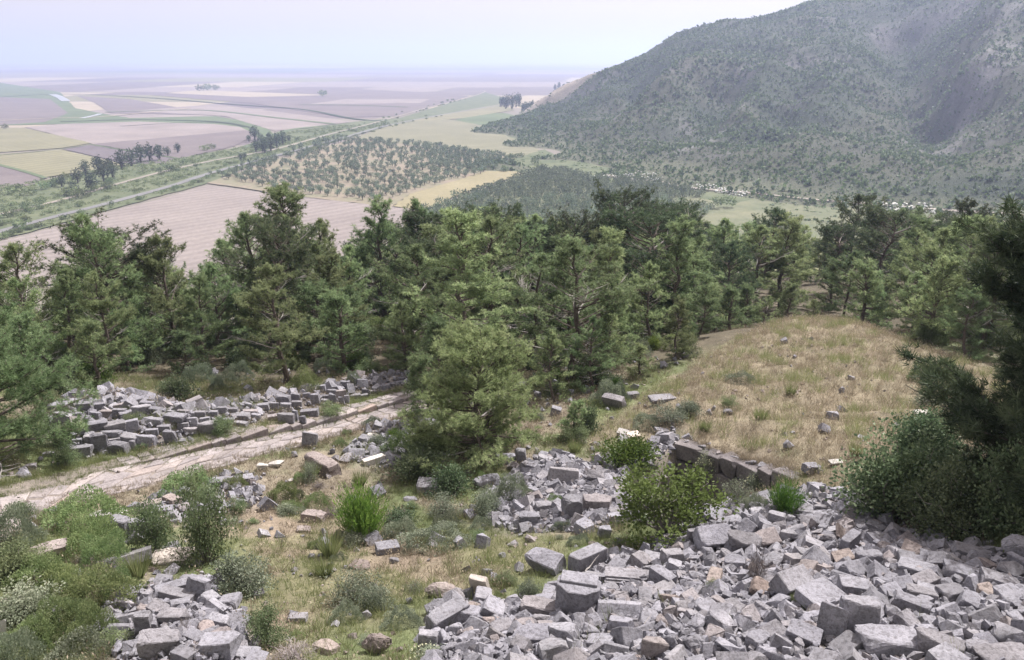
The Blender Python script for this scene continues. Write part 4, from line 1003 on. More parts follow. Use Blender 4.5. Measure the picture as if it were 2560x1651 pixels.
for i, (px, py, zn) in enumerate(hv):
    if py == 0: py = 202.5+r.uniform(0, 10)+(px-880)*.05; big_ = .85
    else: big_ = .72
    p = hitM(px, py)[0]; o = ob('beehive', hive); o.location = p; o.scale = (big_*r.uniform(.8, 1.1),)*3; o.rotation_euler = (0, 0, r.uniform(-.3, .3))
    tag(o, 'small white hive box '+zn, 'beehive', 'white hives '+zn)
# low stone edges of the valley terraces
# ------------------------------------------------------------------ the paved street
r = R(100)
def prism(poly, z_top, thick, r, dome=.0):
    """a flat stone with the given outline (list of xy) and its own top height"""
    n = len(poly); c = np.mean(poly, 0); p = np.array(poly)
    top = np.c_[c+(p-c)*.93, z_top+r.normal(0, .004, n)]; mid = np.c_[p, np.full(n, z_top-.02)]; bot = np.c_[p, z_top-thick]
    return np.r_[top, mid, bot], n
def stone_obj(name, poly, zf, thick, r, mat, parent, lift=.03):
    p = np.array(poly); c = p.mean(0); zt = zf(p[:, 0], p[:, 1])+lift+r.normal(0, .012)
    n = len(p); tp = np.c_[(p-c)*.92, zt+.0]; md = np.c_[p-c, zt-.025]; bt = np.c_[p-c, zt-thick]
    z0 = float(zt.mean()); V = np.r_[tp, md, bt]; V[:, 2] -= z0
    i = np.arange(n); j = (i+1) % n
    me = mesh_np(name, V, [np.array([list(range(n))]), np.r_[np.stack([i, i+n, j+n, j], 1), np.stack([i+n, i+2*n, j+2*n, j+n], 1)]] if n != 4 else [np.r_[np.array([[0, 1, 2, 3]]), np.stack([i, i+n, j+n, j], 1), np.stack([i+n, i+2*n, j+2*n, j+n], 1)]], mat, tint=np.zeros(3*n))
    o = ob(name, me, parent, (c[0], c[1], z0)); return o
# orientation fix is not needed: Cycles shades both sides
street = empty('paved_street', (0, 0, 0)); tag(street, kind='structure')
def resample(p, n):
    s = np.r_[0, np.cumsum(np.hypot(*np.diff(p, axis=0).T))]; q = np.linspace(0, s[-1], n)
    return np.stack([np.interp(q, s, p[:, 0]), np.interp(q, s, p[:, 1])], 1)
GL, LL, UL = resample(gut, 400), resample(low, 400), resample(upp, 400)
# match stations: the lower edge station nearest each gutter station
def station(u, v):
    """u along the street 0..1, v across: 0 gutter, 1 lower edge, -1 back of the raised walk"""
    i = u*399; g_ = np.array([np.interp(i, np.arange(400), GL[:, k]) for k in (0, 1)])
    e = LL if v >= 0 else UL; m_ = np.array([np.interp(i, np.arange(400), e[:, k]) for k in (0, 1)])
    return g_+(m_-g_)*abs(v)
slen = seg_len; NU, NV = 60, 4
# irregular flags: cells around scattered points, clipped against their neighbours
Wd = 2.1; seeds_ = []
tries = 0
while len(seeds_) < 296 and tries < 60000:
    tries += 1; a = (r.uniform(0, slen), r.uniform(.06, Wd)); md = .40+.22*vnoise(a[0]*.7, a[1]*2, 5)
    if all((a[0]-b[0])**2+(a[1]-b[1])**2 > md*md for b in seeds_): seeds_.append(a)
def clip(poly, mx, my, nx_, ny_):
    out = []
    for k in range(len(poly)):
        a, b_ = poly[k-1], poly[k]; da = (a[0]-mx)*nx_+(a[1]-my)*ny_; db = (b_[0]-mx)*nx_+(b_[1]-my)*ny_
        if (da < 0) != (db < 0): t = da/(da-db); out.append((a[0]+(b_[0]-a[0])*t, a[1]+(b_[1]-a[1])*t))
        if db < 0: out.append(b_)
    return out
stones = []
for i, a in enumerate(seeds_):
    ed = Wd+r.uniform(-.12, .12)
    poly = [(a[0]-.7, max(.05, a[1]-.7)), (a[0]+.7, max(.05, a[1]-.7)), (a[0]+.7, min(ed, a[1]+.7)), (a[0]-.7, min(ed, a[1]+.7))]
    for j, b_ in enumerate(seeds_):
        if i != j and abs(a[0]-b_[0]) < 1.5 and abs(a[1]-b_[1]) < 1.5 and poly:
            dx, dy = b_[0]-a[0], b_[1]-a[1]; L = math.hypot(dx, dy); poly = clip(poly, a[0]+dx*.5-dx/L*.024, a[1]+dy*.5-dy/L*.024, dx/L, dy/L)
    if len(poly) < 3: continue
    out = [station(min(max(u/slen, 0), 1), min(v/Wd, 1.04)) for u, v in poly]
    c = np.mean(out, 0); px, py = proj(c[0], c[1], 57)
    if -40 < px < 470: stones.append(('paving_stone', out))
for nm, out in stones: stone_obj(nm, out, Hq, .14, r, M['pave'], street, .02)
ug = smooth_line(gut_l, .25)
s = np.r_[0, np.cumsum(np.hypot(*np.diff(ug, axis=0).T))]; pos = 5.5
while pos < s[-1]-.8:
    L_ = r.uniform(.45, 1.15); a = np.array([np.interp(pos+.02, s, ug[:, k]) for k in (0, 1)]); b_ = np.array([np.interp(pos+L_-.02, s, ug[:, k]) for k in (0, 1)])
    T_ = (b_-a)/np.linalg.norm(b_-a); N_ = np.array([-T_[1], T_[0]]); wd = r.uniform(.28, .38)
    o_ = r.uniform(-.03, .03)
    stone_obj('kerb_stone', [a+N_*(o_-.02), b_+N_*(o_-.02), b_+N_*wd, a+N_*wd], lambda x, y: Hq(np.full(len(x), (a+b_)[0]/2+N_[0]*.4), np.full(len(x), (a+b_)[1]/2+N_[1]*.4)), .42, r, M['pave'], street, .02)
    # flags of the raised walk behind the kerb
    w2 = r.uniform(.4, .6)
    stone_obj('walk_stone', [a+N_*(wd+.04), b_+N_*(wd+.03), b_+N_*(wd+w2)+T_*r.uniform(-.1, .05), a+N_*(wd+w2+r.uniform(-.08, .08))], Hq, .12, r, M['pave'], street, .03)
    pos += L_

# ------------------------------------------------------------------ stone shapes
def hull_mesh(name, P, mats, bev=.03, chip=0., seed=0, seg=1, sub_=True):
    bm = bmesh.new()
    for p in P: bm.verts.new(p)
    res = bmesh.ops.convex_hull(bm, input=bm.verts)
    bmesh.ops.delete(bm, geom=[v for v in bm.verts if not v.link_faces], context='VERTS')
    bmesh.ops.dissolve_limit(bm, angle_limit=math.radians(9), verts=bm.verts, edges=bm.edges)
    if bev: bmesh.ops.bevel(bm, geom=list(bm.edges), offset=bev, segments=seg, affect='EDGES', clamp_overlap=True)
    if sub_:
        bmesh.ops.triangulate(bm, faces=bm.faces)
        bmesh.ops.subdivide_edges(bm, edges=[e for e in bm.edges if e.calc_length() > .16], cuts=1, use_grid_fill=True)
    if chip:
        rr = random.Random(seed)
        for v in bm.verts: v.co += Vector([rr.uniform(-1, 1) for _ in range(3)])*chip
    bmesh.ops.triangulate(bm, faces=[f for f in bm.faces if len(f.verts) > 4])
    bmesh.ops.recalc_face_normals(bm, faces=bm.faces)
    me = bpy.data.meshes.new(name); bm.to_mesh(me); bm.free()
    for m_ in (mats if isinstance(mats, (list, tuple)) else [mats]): me.materials.append(m_)
    a_ = me.attributes.new('tint', 'FLOAT', 'POINT')
    return me
def box_pts(r, jit=.05, cut=.5, cs=.28):
    """unit box corners, some broken off"""
    out = []
    for sx in (-1, 1):
        for sy in (-1, 1):
            for sz in (-1, 1):
                c = np.array([sx, sy, sz])*.5*(1+r.uniform(-jit, jit, 3))
                if r.rand() < cut:
                    k = r.uniform(.3, 1, 3)*cs
                    for ax_ in range(3):
                        q = c.copy(); q[ax_] -= np.sign(q[ax_])*k[ax_]; out.append(q)
                else: out.append(c)
    return out
def rub_pts(r, n=13):
    P = unit(r.normal(size=(n, 3))); P = np.sign(P)*np.abs(P)**.7
    return list(P*.52*r.uniform(.82, 1.1, (n, 1)))
def rock_var(kind, seed, mat):
    r = R(seed)
    if kind == 'block': return hull_mesh('block', box_pts(r, .06, .35, .22), M[mat], .03, .010, seed)
    if kind == 'chip': return hull_mesh('block', box_pts(r, .16, .75, .38), M[mat], .065, .022, seed)
    if kind == 'rub': return hull_mesh('stone', rub_pts(r, r.randint(10, 16)), M[mat], .08, .024, seed)
    if kind == 'wedge':
        P = box_pts(r, .1, .3, .3); P = [q*np.array([1, 1-.75*(q[2] > 0)*1., 1]) for q in P]; return hull_mesh('block', P, M[mat], .022, .008, seed)
    if kind == 'drum':
        P = [np.array([math.cos(a)*.5, math.sin(a)*.5, z]) for a in np.arange(12)*math.pi/6 for z in (-.5, .5)]; return hull_mesh('drum', P, M[mat], .03, .008, seed)
    if kind == 'boulder': return hull_mesh('boulder', [p*.5 for p in unit(r.normal(size=(34, 3)))*r.uniform(.9, 1.05, (34, 1))], M[mat], .05, .01, seed, 2)
    if kind == 'rough':
        return hull_mesh('boulder', [p*.5 for p in unit(r.normal(size=(40, 3)))*r.uniform(.8, 1.08, (40, 1))], M[mat], .02, .03, seed)
VAR = {}
def var(kind, mat, r, n=6):
    k = (kind, mat, r.randint(n))
    if k not in VAR: VAR[k] = rock_var(kind, 1000+len(VAR)*7, mat)
    return VAR[k]
def groove(me_src, name, boxes, mat):
    """a block with slots cut into its top or side"""
    bm = bmesh.new(); bm.from_mesh(me_src)
    me = bpy.data.meshes.new(name); bm.to_mesh(me); bm.free(); me.materials.append(M[mat]); return me
OCC = []       # (x, y, radius) taken by landmark stones
def put_stone(px, py, wpx, hpx, ang, kind, mat, label, name, group, r, depth=.60, tilt=8., sink=.06, tx=0., mesh=None, cat='stone block', foot=.28):
    """a stone about wpx wide and hpx high in the frame, resting on the ground; ang turns it about the vertical"""
    heap = py > 450 and (px > 420 or (110 < px < 260 and py > 580))
    p = at(px, py+hpx*foot)[0]; dist = math.dist(p, (0, 0, CZ)); k = dist/F
    W = wpx*k*(.92 if heap else 1); a = math.asin(min(.95, (CZ-p[2])/dist)); dp = W*depth
    Hh = max(.22*W, (hpx*k-dp*math.sin(a))/max(.3, math.cos(a)))
    Hh = min(Hh, W*1.9)
    me = mesh or var(kind if not (heap and kind == 'block' and r.rand() < .35) else 'chip', mat, r)
    o = ob(name, me); o.scale = (W, dp, Hh)
    o.location = (p[0], p[1]+dp*.15, p[2]+Hh*(.5-sink)+(.02 if heap else 0)+(.1 if Hh < .5*W else 0)*W*abs(math.sin(math.radians(tilt)))*.3)
    o.rotation_euler = (math.radians(r.normal(0, tilt*.5))+math.radians(tx), math.radians(r.normal(0, tilt*.5)), math.radians(ang))
    tag(o, label, cat, group); OCC.append((p[0], p[1]+dp*.15, W*.5)); return o
r = R(200)
# --- special blocks
def slotted(name, mat, slots, base=None):
    """box with recessed strips: built as stepped slabs joined in one stone"""
    bm = bmesh.new()
    def bx(x0, x1, y0, y1, z0, z1):
        vs = [bm.verts.new((x, y, z)) for x in (x0, x1) for y in (y0, y1) for z in (z0, z1)]
        for f in ((0, 1, 3, 2), (4, 6, 7, 5), (0, 4, 5, 1), (2, 3, 7, 6), (0, 2, 6, 4), (1, 5, 7, 3)): bm.faces.new([vs[i] for i in f])
    for s_ in slots: bx(*s_)
    bmesh.ops.bevel(bm, geom=list(bm.edges), offset=.012, segments=1, affect='EDGES', clamp_overlap=True)
    rr = random.Random(len(name))
    bmesh.ops.recalc_face_normals(bm, faces=bm.faces)
    me = bpy.data.meshes.new(name); bm.to_mesh(me); bm.free(); me.materials.append(M[mat]); me.attributes.new('tint', 'FLOAT', 'POINT'); return me
E_ = .003
groove_top = slotted('grooved_block', 'marble', [(-.5, .5, -.5, .5, -.5, .40), (-.5+E_, .5-E_, -.5+E_, -.06, .40-E_, .5), (-.5+E_, .5-E_, .03, .5-E_, .40-E_, .5)])
moulded = slotted('moulded_block', 'marble', [(-.5, .5, -.5, .5, -.5, .1), (-.47, .47, -.40, .5-E_, .1-E_, .3), (-.5+E_, .5-E_, -.28, .5-2*E_, .3-E_, .5)])
triglyph = slotted('fluted_block', 'marble', [(-.5, .5, -.42, .5, -.5, .5)]+[(-.47+i*.125, -.40+i*.125, -.5, -.42+E_, -.42, .36) for i in range(8)]+[(-.5+E_, .5-E_, -.49, -.42+2*E_, .37, .5-E_)])
# an octagonal column base cut with a step
P = []
for i in range(8):
    a = (i+.5)*math.pi/4; P += [(math.cos(a)*.54, math.sin(a)*.54, z) for z in (-.5, .42)]
octo = hull_mesh('octagon_block', P, M['marble'], .02, .006, 3)
bm = bmesh.new(); bm.from_mesh(octo)
tmp = bmesh.ops.create_cube(bm, size=1, matrix=Matrix.Translation((0, .13, .44))@Matrix.Diagonal((.86, .50, .13, 1)))
bmesh.ops.bevel(bm, geom=list({e for v in tmp['verts'] for e in v.link_edges}), offset=.015, segments=1, affect='EDGES')
bm.to_mesh(octo); bm.free()
GR = 'large fallen blocks of the rubble field'
def S(*a, **k): return put_stone(*a, r=r, **k)
BIG = [ # px, py, w, h, angle, kind, material, short phrase, label, extra
 (578,602,44,46,-12,'octo','marble','the grooved octagonal block','large octagonal marble block with a sawn step across its top',{'depth':.85,'tilt':2,'foot':.2}),
 (627,580,45,15,-8,'mould','marble','the moulded cornice block','long cornice block with stepped mouldings, lying amid small rubble',{'depth':.45,'tilt':2}),
 (662,583,26,22,-52,'block','marble','the slanting squared beam','squared stone beam sloping down beside the moulded cornice block',{'depth':.5}),
 (588,562,40,24,38,'block','marble','the long pitted beam','long pitted squared beam at the grass edge of the rubble',{'depth':.42}),
 (546,564,38,24,-38,'block','marble','the grey slab in the grass','smooth grey rectangular slab lying tilted in green grass beside the rubble',{'depth':.5,'tilt':5,'tx':18}),
 (672,560,21,18,20,'chip','marble','the pointed pale block','pale pointed block standing up among rounded rubble',{}),
 (713,541,36,26,8,'block','marble','the big pale block with a score line','big pale flat-faced block below the fig bush',{'depth':.6,'tx':32,'tilt':3}),
 (744,546,30,24,-20,'chip','marble','the broad slab by the dead twigs','broad pale slab leaning beside the big flat-faced block',{'tx':25}),
 (764,543,26,22,18,'chip','marble','the notched slab above the dead twigs','notched pale slab overlapping the slab right of it above dead twigs',{'tx':28}),
 (719,517,34,15,-24,'block','marble','the smooth dipping slab','smooth long slab dipping to the right behind the fig bush',{'depth':.5,'tx':20}),
 (733,522,16,10,22,'block','marble','the small lying slab','small rectangular slab next to the smooth dipping slab',{'tx':15}),
 (704,498,20,11,5,'rub','darkstone','the dark humped stone','dark humped stone on the lip of the pit',{}),
 (697,493,18,9,12,'chip','marble','the flat capstone by the pit','flat capstone stacked on the lip of the pit',{}),
 (694,503,30,10,-10,'block','marble','the long lip stone','long half-buried stone along the lip of the pit',{'depth':.4}),
 (692,541,10,18,0,'chip','marble','the upright grey stone','upright grey stone between the fig bush and the flat-faced block',{}),
 (682,544,13,13,30,'wedge','darkstone','the dark wedge under the fig','dark wedge-shaped stone under the fig bush',{}),
 (619,609,44,24,-10,'wedge','marble','the sloping ridge slab','broad slab with a ridged top just right of the octagonal block',{}),
 (538,612,36,22,-8,'block','marble','the mossy rectangular block','weathered rectangular block left of the octagonal one',{'depth':.5}),
 (533,636,36,20,-10,'chip','marble','the big cracked slab','big cracked slab in the rubble below the weathered rectangular block',{}),
 (620,634,22,24,-25,'chip','marble','the split pentagonal stone','five-sided split stone in the lower rubble',{}),
 (654,650,28,30,10,'rub','darkstone','the big dark boulder at the bottom edge','big dark lumpy boulder at the bottom edge of the rubble',{}),
 (705,612,20,18,40,'block','marble','the tilted square block','tilted square block with sharp edges in open rubble',{'tx':20}),
 (597,505,28,18,-4,'chip','marble','the big rounded block','big pale rounded block above the rust-coloured grass patch',{}),
 (572,509,21,22,15,'chip','darkstone','the dark notched block','dark notched block beside the big pale rounded one',{}),
 (530,521,20,16,-8,'chip','marble','the squared heap block','squared block at the lower left tip of the upper heap',{}),
 (604,534,13,13,6,'block','marble','the small cube in the grass','small square stone standing alone on rust-coloured grass',{}),
 (614,521,14,13,3,'block','marble','the square block by the fig','square block at the left foot of the fig bush',{}),
 (544,508,17,12,10,'chip','marble','the cream block','cream block in the middle of the upper heap',{}),
 (563,477,32,22,0,'wedge','darkstone','the big pyramidal block','big grey pyramid-shaped block in the upper heap',{'depth':.6}),
 (596,479,17,16,-14,'chip','marble','the upright shield-shaped block','upright shield-shaped block right of the pyramid-shaped one',{'tx':30}),
 (536,468,20,7,-22,'block','marble','the narrow lying bar','narrow stone bar lying aslant at the top of the upper heap',{'depth':.35}),
 (545,460,15,9,-18,'chip','marble','the flat stone in green weeds','flat stone on the weeds above the upper heap',{}),
 (521,459,11,16,5,'chip','darkstone','the dark upright block','dark upright block in the shade of the big bushy pine',{}),
 (614,403,22,15,-38,'block','marble','the tilted slab near the trees','long slab tilted over a hollow between trees and mound',{'depth':.35,'tx':20}),
 (633,396,11,8,0,'chip','darkstone','the low dark stone near the trees','low dark stone beside the long tilted slab',{}),
 (662,399,23,10,8,'chip','marble','the split boulder at the mound foot','pale split boulder at the left foot of the mound',{}),
 (623,434,11,9,-30,'block','white','the white triangular chip','white triangular slab above the glossy green shrub',{'tx':25}),
 (633,436,13,8,18,'block','white','the white slab with a hole','white broken slab right above the glossy green shrub',{'tx':20}),
 (662,431,14,7,10,'block','darkstone','the ribbed grey stone','ribbed dark grey stone half-buried in dry grass',{}),
 (728,412,12,9,0,'rub','darkstone','the lone stone on the mound flank','lone brownish boulder on the straw slope of the mound',{}),
 (922,415,13,7,8,'block','white','the pale slab far up the mound','pale slab lying on the mound near the dark pine',{'tx':10}),
 (836,463,12,5,5,'chip','white','the thin pale slab on the mound','thin pale slab in straw above the broad dark shrub',{}),
 (811,470,17,11,25,'chip','marble','the grey slab right of the pit','grey slab beside the right end of the retaining wall',{}),
 (791,587,35,28,28,'block','marble','the tilted squared block','big squared block tipped on its edge next to grey twigs',{'depth':.6,'tx':30,'tilt':3}),
 (821,599,40,26,30,'block','marble','the big flat-topped block','big flat-topped squared block in the middle of the rubble',{'depth':.75,'tx':8,'tilt':3}),
 (854,590,27,20,-12,'block','marble','the dished cube','squared block with a dished top right of the flat-topped one',{'depth':.7}),
 (858,621,31,36,-8,'chip','marble','the tall rough block','tall rough block standing below the dished cube',{'depth':.6}),
 (889,645,50,30,-8,'chip','marble','the largest smooth block','largest smooth-topped block at the bottom of the rubble',{'depth':.6,'tilt':3}),
 (831,629,24,34,-35,'wedge','marble','the leaning splinter block','leaning splinter-shaped block left of the tall rough block',{}),
 (804,637,30,20,-30,'block','marble','the pale dipping slab','pale dipping slab by thin dry stalks in the lower rubble',{'tx':14}),
 (869,562,22,18,10,'chip','marble','the domed grey block','domed grey block amid mid-sized rubble',{}),
 (849,547,24,20,42,'block','marble','the long dark splinter','long splinter of stone pointing uphill',{'depth':.4}),
 (788,537,18,17,5,'rub','darkstone','the dark round stone','dark roundish stone in the upper part of the rubble',{}),
 (776,524,16,18,-32,'block','marble','the leaning plate','leaning plate-like stone beside the round brown one',{'depth':.5}),
 (789,521,14,12,0,'boulder','marble','the brown round stone','brownish rounded stone resting by the leaning plate',{}),
 (827,517,26,12,12,'chip','marble','the long flat stone','long flat stone at the top of the rubble bank',{}),
 (831,505,18,6,-28,'block','marble','the thin shard','thin shard sticking out at the upper rim of the rubble',{'depth':.3}),
 (859,511,17,13,-25,'block','marble','the tipped box-like stone','box-like stone tipped towards the broad dark shrub',{}),
 (912,608,30,17,-34,'chip','marble','the long rounded bar','long rounded stone bar in the lower right rubble',{'depth':.45}),
 (921,599,24,18,-25,'chip','marble','the broad oval block','broad oval block just above the long rounded bar',{}),
 (885,584,27,16,-6,'rub','marble','the layered block','layered grey block right of the dished cube',{}),
 (940,649,38,22,-35,'chip','marble','the long pale block at the bottom','long pale block pointing down to the bottom edge',{'depth':.45}),
 (977,652,20,15,-10,'chip','marble','the rounded cube at the bottom','rounded cube at the bottom edge right of the long pale block',{}),
 (1009,638,34,30,-20,'rub','darkstone','the huge rusty-veined boulder','huge boulder with rusty veins cut by the right picture edge',{}),
 (1006,661,44,18,5,'chip','marble','the broad block under the boulder','broad block below the huge rusty-veined boulder',{}),
 (1019,551,32,30,0,'boulder','marble','the smooth round boulder','smooth round boulder at the right edge, in shade under the pine',{'depth':.9}),
 (916,571,30,16,-30,'chip','marble','the streaked shaded slab','streaked long stone in bluish shade below the broad shrub',{}),
 (975,556,34,14,-28,'chip','darkstone','the slab in the pine shade','long dark slab lying in the pine shade',{'depth':.5}),
 (965,575,34,16,-25,'chip','marble','the ridged shaded stone','ridged stone in shade below the dark slab',{}),
 (1000,584,30,16,-20,'chip','marble','the shaded slab near the round boulder','grey shaded slab below the smooth round boulder',{}),
 # lower left heap
 (219,649,35,26,-4,'chip','marble','the big smooth heap block','big smooth block at the front of the lower left heap',{'depth':.7}),
 (247,656,24,14,0,'block','marble','the flat block right of it','flat pale block at the bottom, right of the big smooth one',{}),
 (160,648,33,26,10,'chip','marble','the scarred block','scarred block with dark speckled face in the lower left heap',{}),
 (147,627,21,14,18,'chip','darkstone','the half-round dark stone','half-round dark stone in the middle of the lower left heap',{}),
 (173,619,25,16,-14,'chip','marble','the smooth loaf-shaped block','loaf-shaped smooth block in the lower left heap',{}),
 (128,622,23,16,20,'wedge','marble','the pale wedge at the heap edge','pale wedge at the left edge of the lower heap',{}),
 (145,628,14,20,4,'block','marble','the ribbed grey block','ribbed grey block between wedge and half-round stone',{}),
 (220,627,19,18,-16,'chip','marble','the sloping grey slab','sloping grey slab behind the big smooth heap block',{}),
 (144,611,15,13,0,'rub','darkstone','the grey lump','grey lump near the top of the lower left heap',{}),
 (191,611,13,13,0,'rub','darkstone','the faceted lump','faceted dark lump at the right side of the lower left heap',{}),
 (180,606,17,11,25,'chip','marble','the slanting grey chunk','slanting grey chunk on the lower left heap',{}),
 (199,594,20,24,-12,'chip','marble','the tall curved slab','tall curved slab crowning the lower left heap',{'depth':.5}),
 (211,592,15,14,8,'rub','marble','the rough knob','rough knobby stone at the top right of the lower left heap',{}),
 (171,589,30,11,26,'block','marble','the long crest stone','long squared stone on the crest of the lower left heap',{'depth':.4}),
 (130,605,28,12,-4,'rub','marble','the long ribbed stone','long ribbed stone at the upper left of the lower heap',{'depth':.4}),
 (178,598,34,8,-14,'block','marble','the thin crest slab','thin slab stretched across the lower left heap',{'depth':.4}),
 # among shrubs, left
 (124,562,44,15,32,'block','darkstone','the dark leaning slab','long dark slab leaning out of the shrubs, lit along its top',{'depth':.35,'tx':-20}),
 (47,551,32,12,27,'chip','pudding','the brown lichen slab','brownish lichen-covered slab among green cushions',{'depth':.4}),
 (108,516,29,11,20,'block','white','the pale lintel','pale flat lintel above the split boulders',{'depth':.4}),
 (121,527,18,18,-20,'chip','marble','the split boulder','smooth boulder at the left of a split pair',{}),
 (138,534,15,22,10,'chip','marble','the split boulder half','leaning right half of the split boulder pair',{}),
 (118,544,11,10,0,'rub','marble','the small pale rock','small pale rock below the split boulders',{}),
 (172,560,31,10,6,'chip','white','the flat white slab','flat whitish slab between the two leafy shrubs',{'tx':8}),
 (219,483,20,11,14,'chip','marble','the humped slab above the ruins','humped slab right of the wide green cushion',{}),
 (151,504,17,8,14,'block','pudding','the small brown bar','small brown bar at the left of the little ruin heap',{}),
 (172,502,16,12,-34,'block','pudding','the slanting brown bar','brown squared bar slanting over the little ruin heap',{}),
 (164,510,15,8,6,'block','marble','the low squared stone','low squared stone in the little ruin heap',{}),
 (241,480,22,7,18,'block','marble','the straight coping bar','straight coping bar beside the ruin shrubs',{'depth':.4}),
 (310,442,15,15,-10,'block','marble','the upright slab by the street','smooth slab standing upright at the lower edge of the street',{'depth':.25,'tx':-10}),
 (323,466,38,18,-38,'chip','pudding','the brown wall stub','low brown wall stub running downhill below the street',{'depth':.38}),
 (374,461,22,9,36,'block','white','the white bar','long white bar below the street rubble near the bushy pine',{'depth':.3}),
 (368,440,17,9,-10,'block','darkstone','the grey flat block','flat grey block with pale companion in the grass by the street',{}),
 (373,436,12,5,-16,'block','white','the pale companion slab','pale slab lying against the flat grey block',{}),
 (262,467,14,11,5,'rub','white','the pale lump by the street','pale weathered lump below the street',{}),
 (275,464,17,9,0,'rub','white','the second pale lump','lower pale weathered lump right of the first one',{}),
 (291,481,8,6,0,'rub','white','the tiny pale stone','tiny pale stone alone in dry grass',{}),
 (488,482,30,13,30,'chip','darkstone','the shaded leaning block','leaning block beneath the dark undershrubs of the bushy pine',{'depth':.45}),
 (465,471,12,12,0,'chip','darkstone','the shaded upright stone','shaded upright stone under the big bushy pine',{}),
 (506,460,20,12,20,'chip','marble','the sunlit block by the pine','sunlit block at the right foot of the bushy pine',{}),
 (430,488,28,16,-14,'chip','darkstone','the dark twin blocks','dark weathered block under bare twigs',{}),
 (410,499,15,8,8,'rub','darkstone','the low dark stone','low dark bluish stone at the edge of the shade',{}),
 (314,517,22,14,-14,'chip','pudding','the pale brown block','pale brown block left of the bright green broom',{}),
 (304,530,13,8,5,'chip','pudding','the small brown stone','small brown stone just downhill of the pale brown block',{}),
 (387,549,22,15,18,'block','marble','the grey square block','square grey block with sharp top edge right below the broom',{'tx':10}),
 (360,565,26,14,-8,'rub','pudding','the mottled half-sunk rock','mottled rock half sunk in grass below the broom',{}),
 (394,561,11,10,0,'rub','darkstone','the round grey stone','round grey stone below the square grey block',{}),
 (441,591,34,21,-6,'rough','pudding','the brown conglomerate lump','brown conglomerate lump standing in the green grass',{'depth':.6}),
 (480,589,19,23,-20,'block','white','the white squared slab','white squared slab leaning in green grass',{'depth':.35,'tx':22}),
 (447,622,42,28,42,'block','marble','the long flat slab','long flat grey slab leaning against the rubble edge',{'depth':.42,'tilt':3,'tx':10}),
 (468,617,28,22,-18,'chip','marble','the big angular block','big angular block resting on the long flat slab',{'depth':.7}),
 (428,644,19,20,-4,'chip','darkstone','the grey stump block','grey stump-like block at the left foot of the rubble',{}),
 (377,645,29,26,0,'rough','pudding','the speckled brown boulder','speckled brown boulder at the bottom edge',{}),
 (298,619,16,11,0,'block','marble','the small squared grey stone','small squared grey stone beside the pink-flowered bush',{}),
 (501,631,22,16,30,'block','marble','the tilted grey prism','tilted grey prism in the left part of the rubble',{}),
 (496,652,26,14,2,'block','marble','the flat bottom block','flat squared block at the bottom left of the rubble',{}),
 (448,650,22,16,5,'rub','marble','the pinkish lump','pinkish lump behind the grey stump block',{}),
 (3,632,16,20,0,'rub','white','the whitish rock at the left edge','whitish rock at the left picture edge among shrubs',{}),
]
LM = []
for (px, py, w_, h_, ang, kind, mat, short, lab, ex) in BIG:
    mesh = dict(octo=octo, mould=moulded).get(kind)
    S(px, py, w_, h_, ang, kind if not mesh else 'block', mat, lab, 'marble_block' if mat in ('marble', 'white', 'darkstone') else 'brown_rock', GR if px > 400 and py > 450 else 'fallen blocks lying in the grass', mesh=mesh, **ex)
    LM.append((px, py, short))
# blocks of the collapsed wall above the street
WB = [(118.6,449.7,19,12,4),(101.4,447,13,18,8),(81.5,453.5,18,12,14),(70,449,7,6,20),(146,443,17,13,6),(133,447,6,9,0),(170.6,439.5,12,13,-10),(209,430,18,14,12),(126,439,22,10,-6),(111,434.7,18,8,8),(111.6,442,15,7,14),(93,440,15,9,16),
 (131,428,14,12,30),(93,428,24,11,18),(115,427.7,19,10,2),(86,410,14,12,4),(142,413,16,13,14),(130,416,18,9,24),(158,413,15,9,-4),(153,422,16,8,0),(175,418.6,21,9,-10),(192,423,10,9,10),(164,429,12,7,6),(152,433,11,7,4),(191,432,13,8,4),(132.5,402.5,20,8,32),
 (147,406,14,8,-8),(64,421,16,12,-6),(60,409,20,10,-4),(120,415,12,10,10),(108,415,13,8,-6),(95.5,417.5,11,9,-4),(84,421,15,8,4),(78,418,9,8,0),(100,409,10,9,12),(240,417,19,8,16),(241,425,14,7,-12),(250,414,14,8,14),(228,421,12,6,20),
 (286,419.7,16,12,6),(275,418,14,7,4),(309.6,413.8,18,9,6),(296,417.5,6,12,-14),(297,407,10,10,12),(286,408,10,8,6),(273.7,407,10,8,8),(263.5,408,11,8,6),(283,400,15,9,2),(296,399,8,9,-8),(315.5,401,9,12,4),(324.7,397.5,9,5,8),(326,402.5,10,6,-4),(332,394,9,8,4),(332.7,401,7,11,-6),(340.8,396,11,10,8),
 (341.8,402.5,5,9,2),(347,400,5,14,-3),(355.8,397,10,6,10),(364,396.6,8,5,8),(365.4,392.5,7,6,0),(374,391.5,10,4,16),(384,387.5,12,6,12),(392,385,8,4,12),(400,382.5,9,4,12),(200,415,10,7,0),(212,414,11,6,4),(222,411,10,7,-6),(205,421,9,6,6),(183,413,11,6,-4),(168,405,13,6,-2),(232,411,10,6,5),(49,455,10,5,22),(31,468,9,6,10),
 (303,421,7,8,3),(256,418,9,7,6),(247,406,9,6,0),(306,396,8,6,8),(322,389,8,7,-5),(330,383,9,6,10),(345,385,8,7,0),(140,424,9,6,6),(183,427,10,7,2),(120,408,10,7,5),(104,426,10,6,-3),(73,434,10,7,8),(78,443,9,7,4),(90,436,9,6,0)]
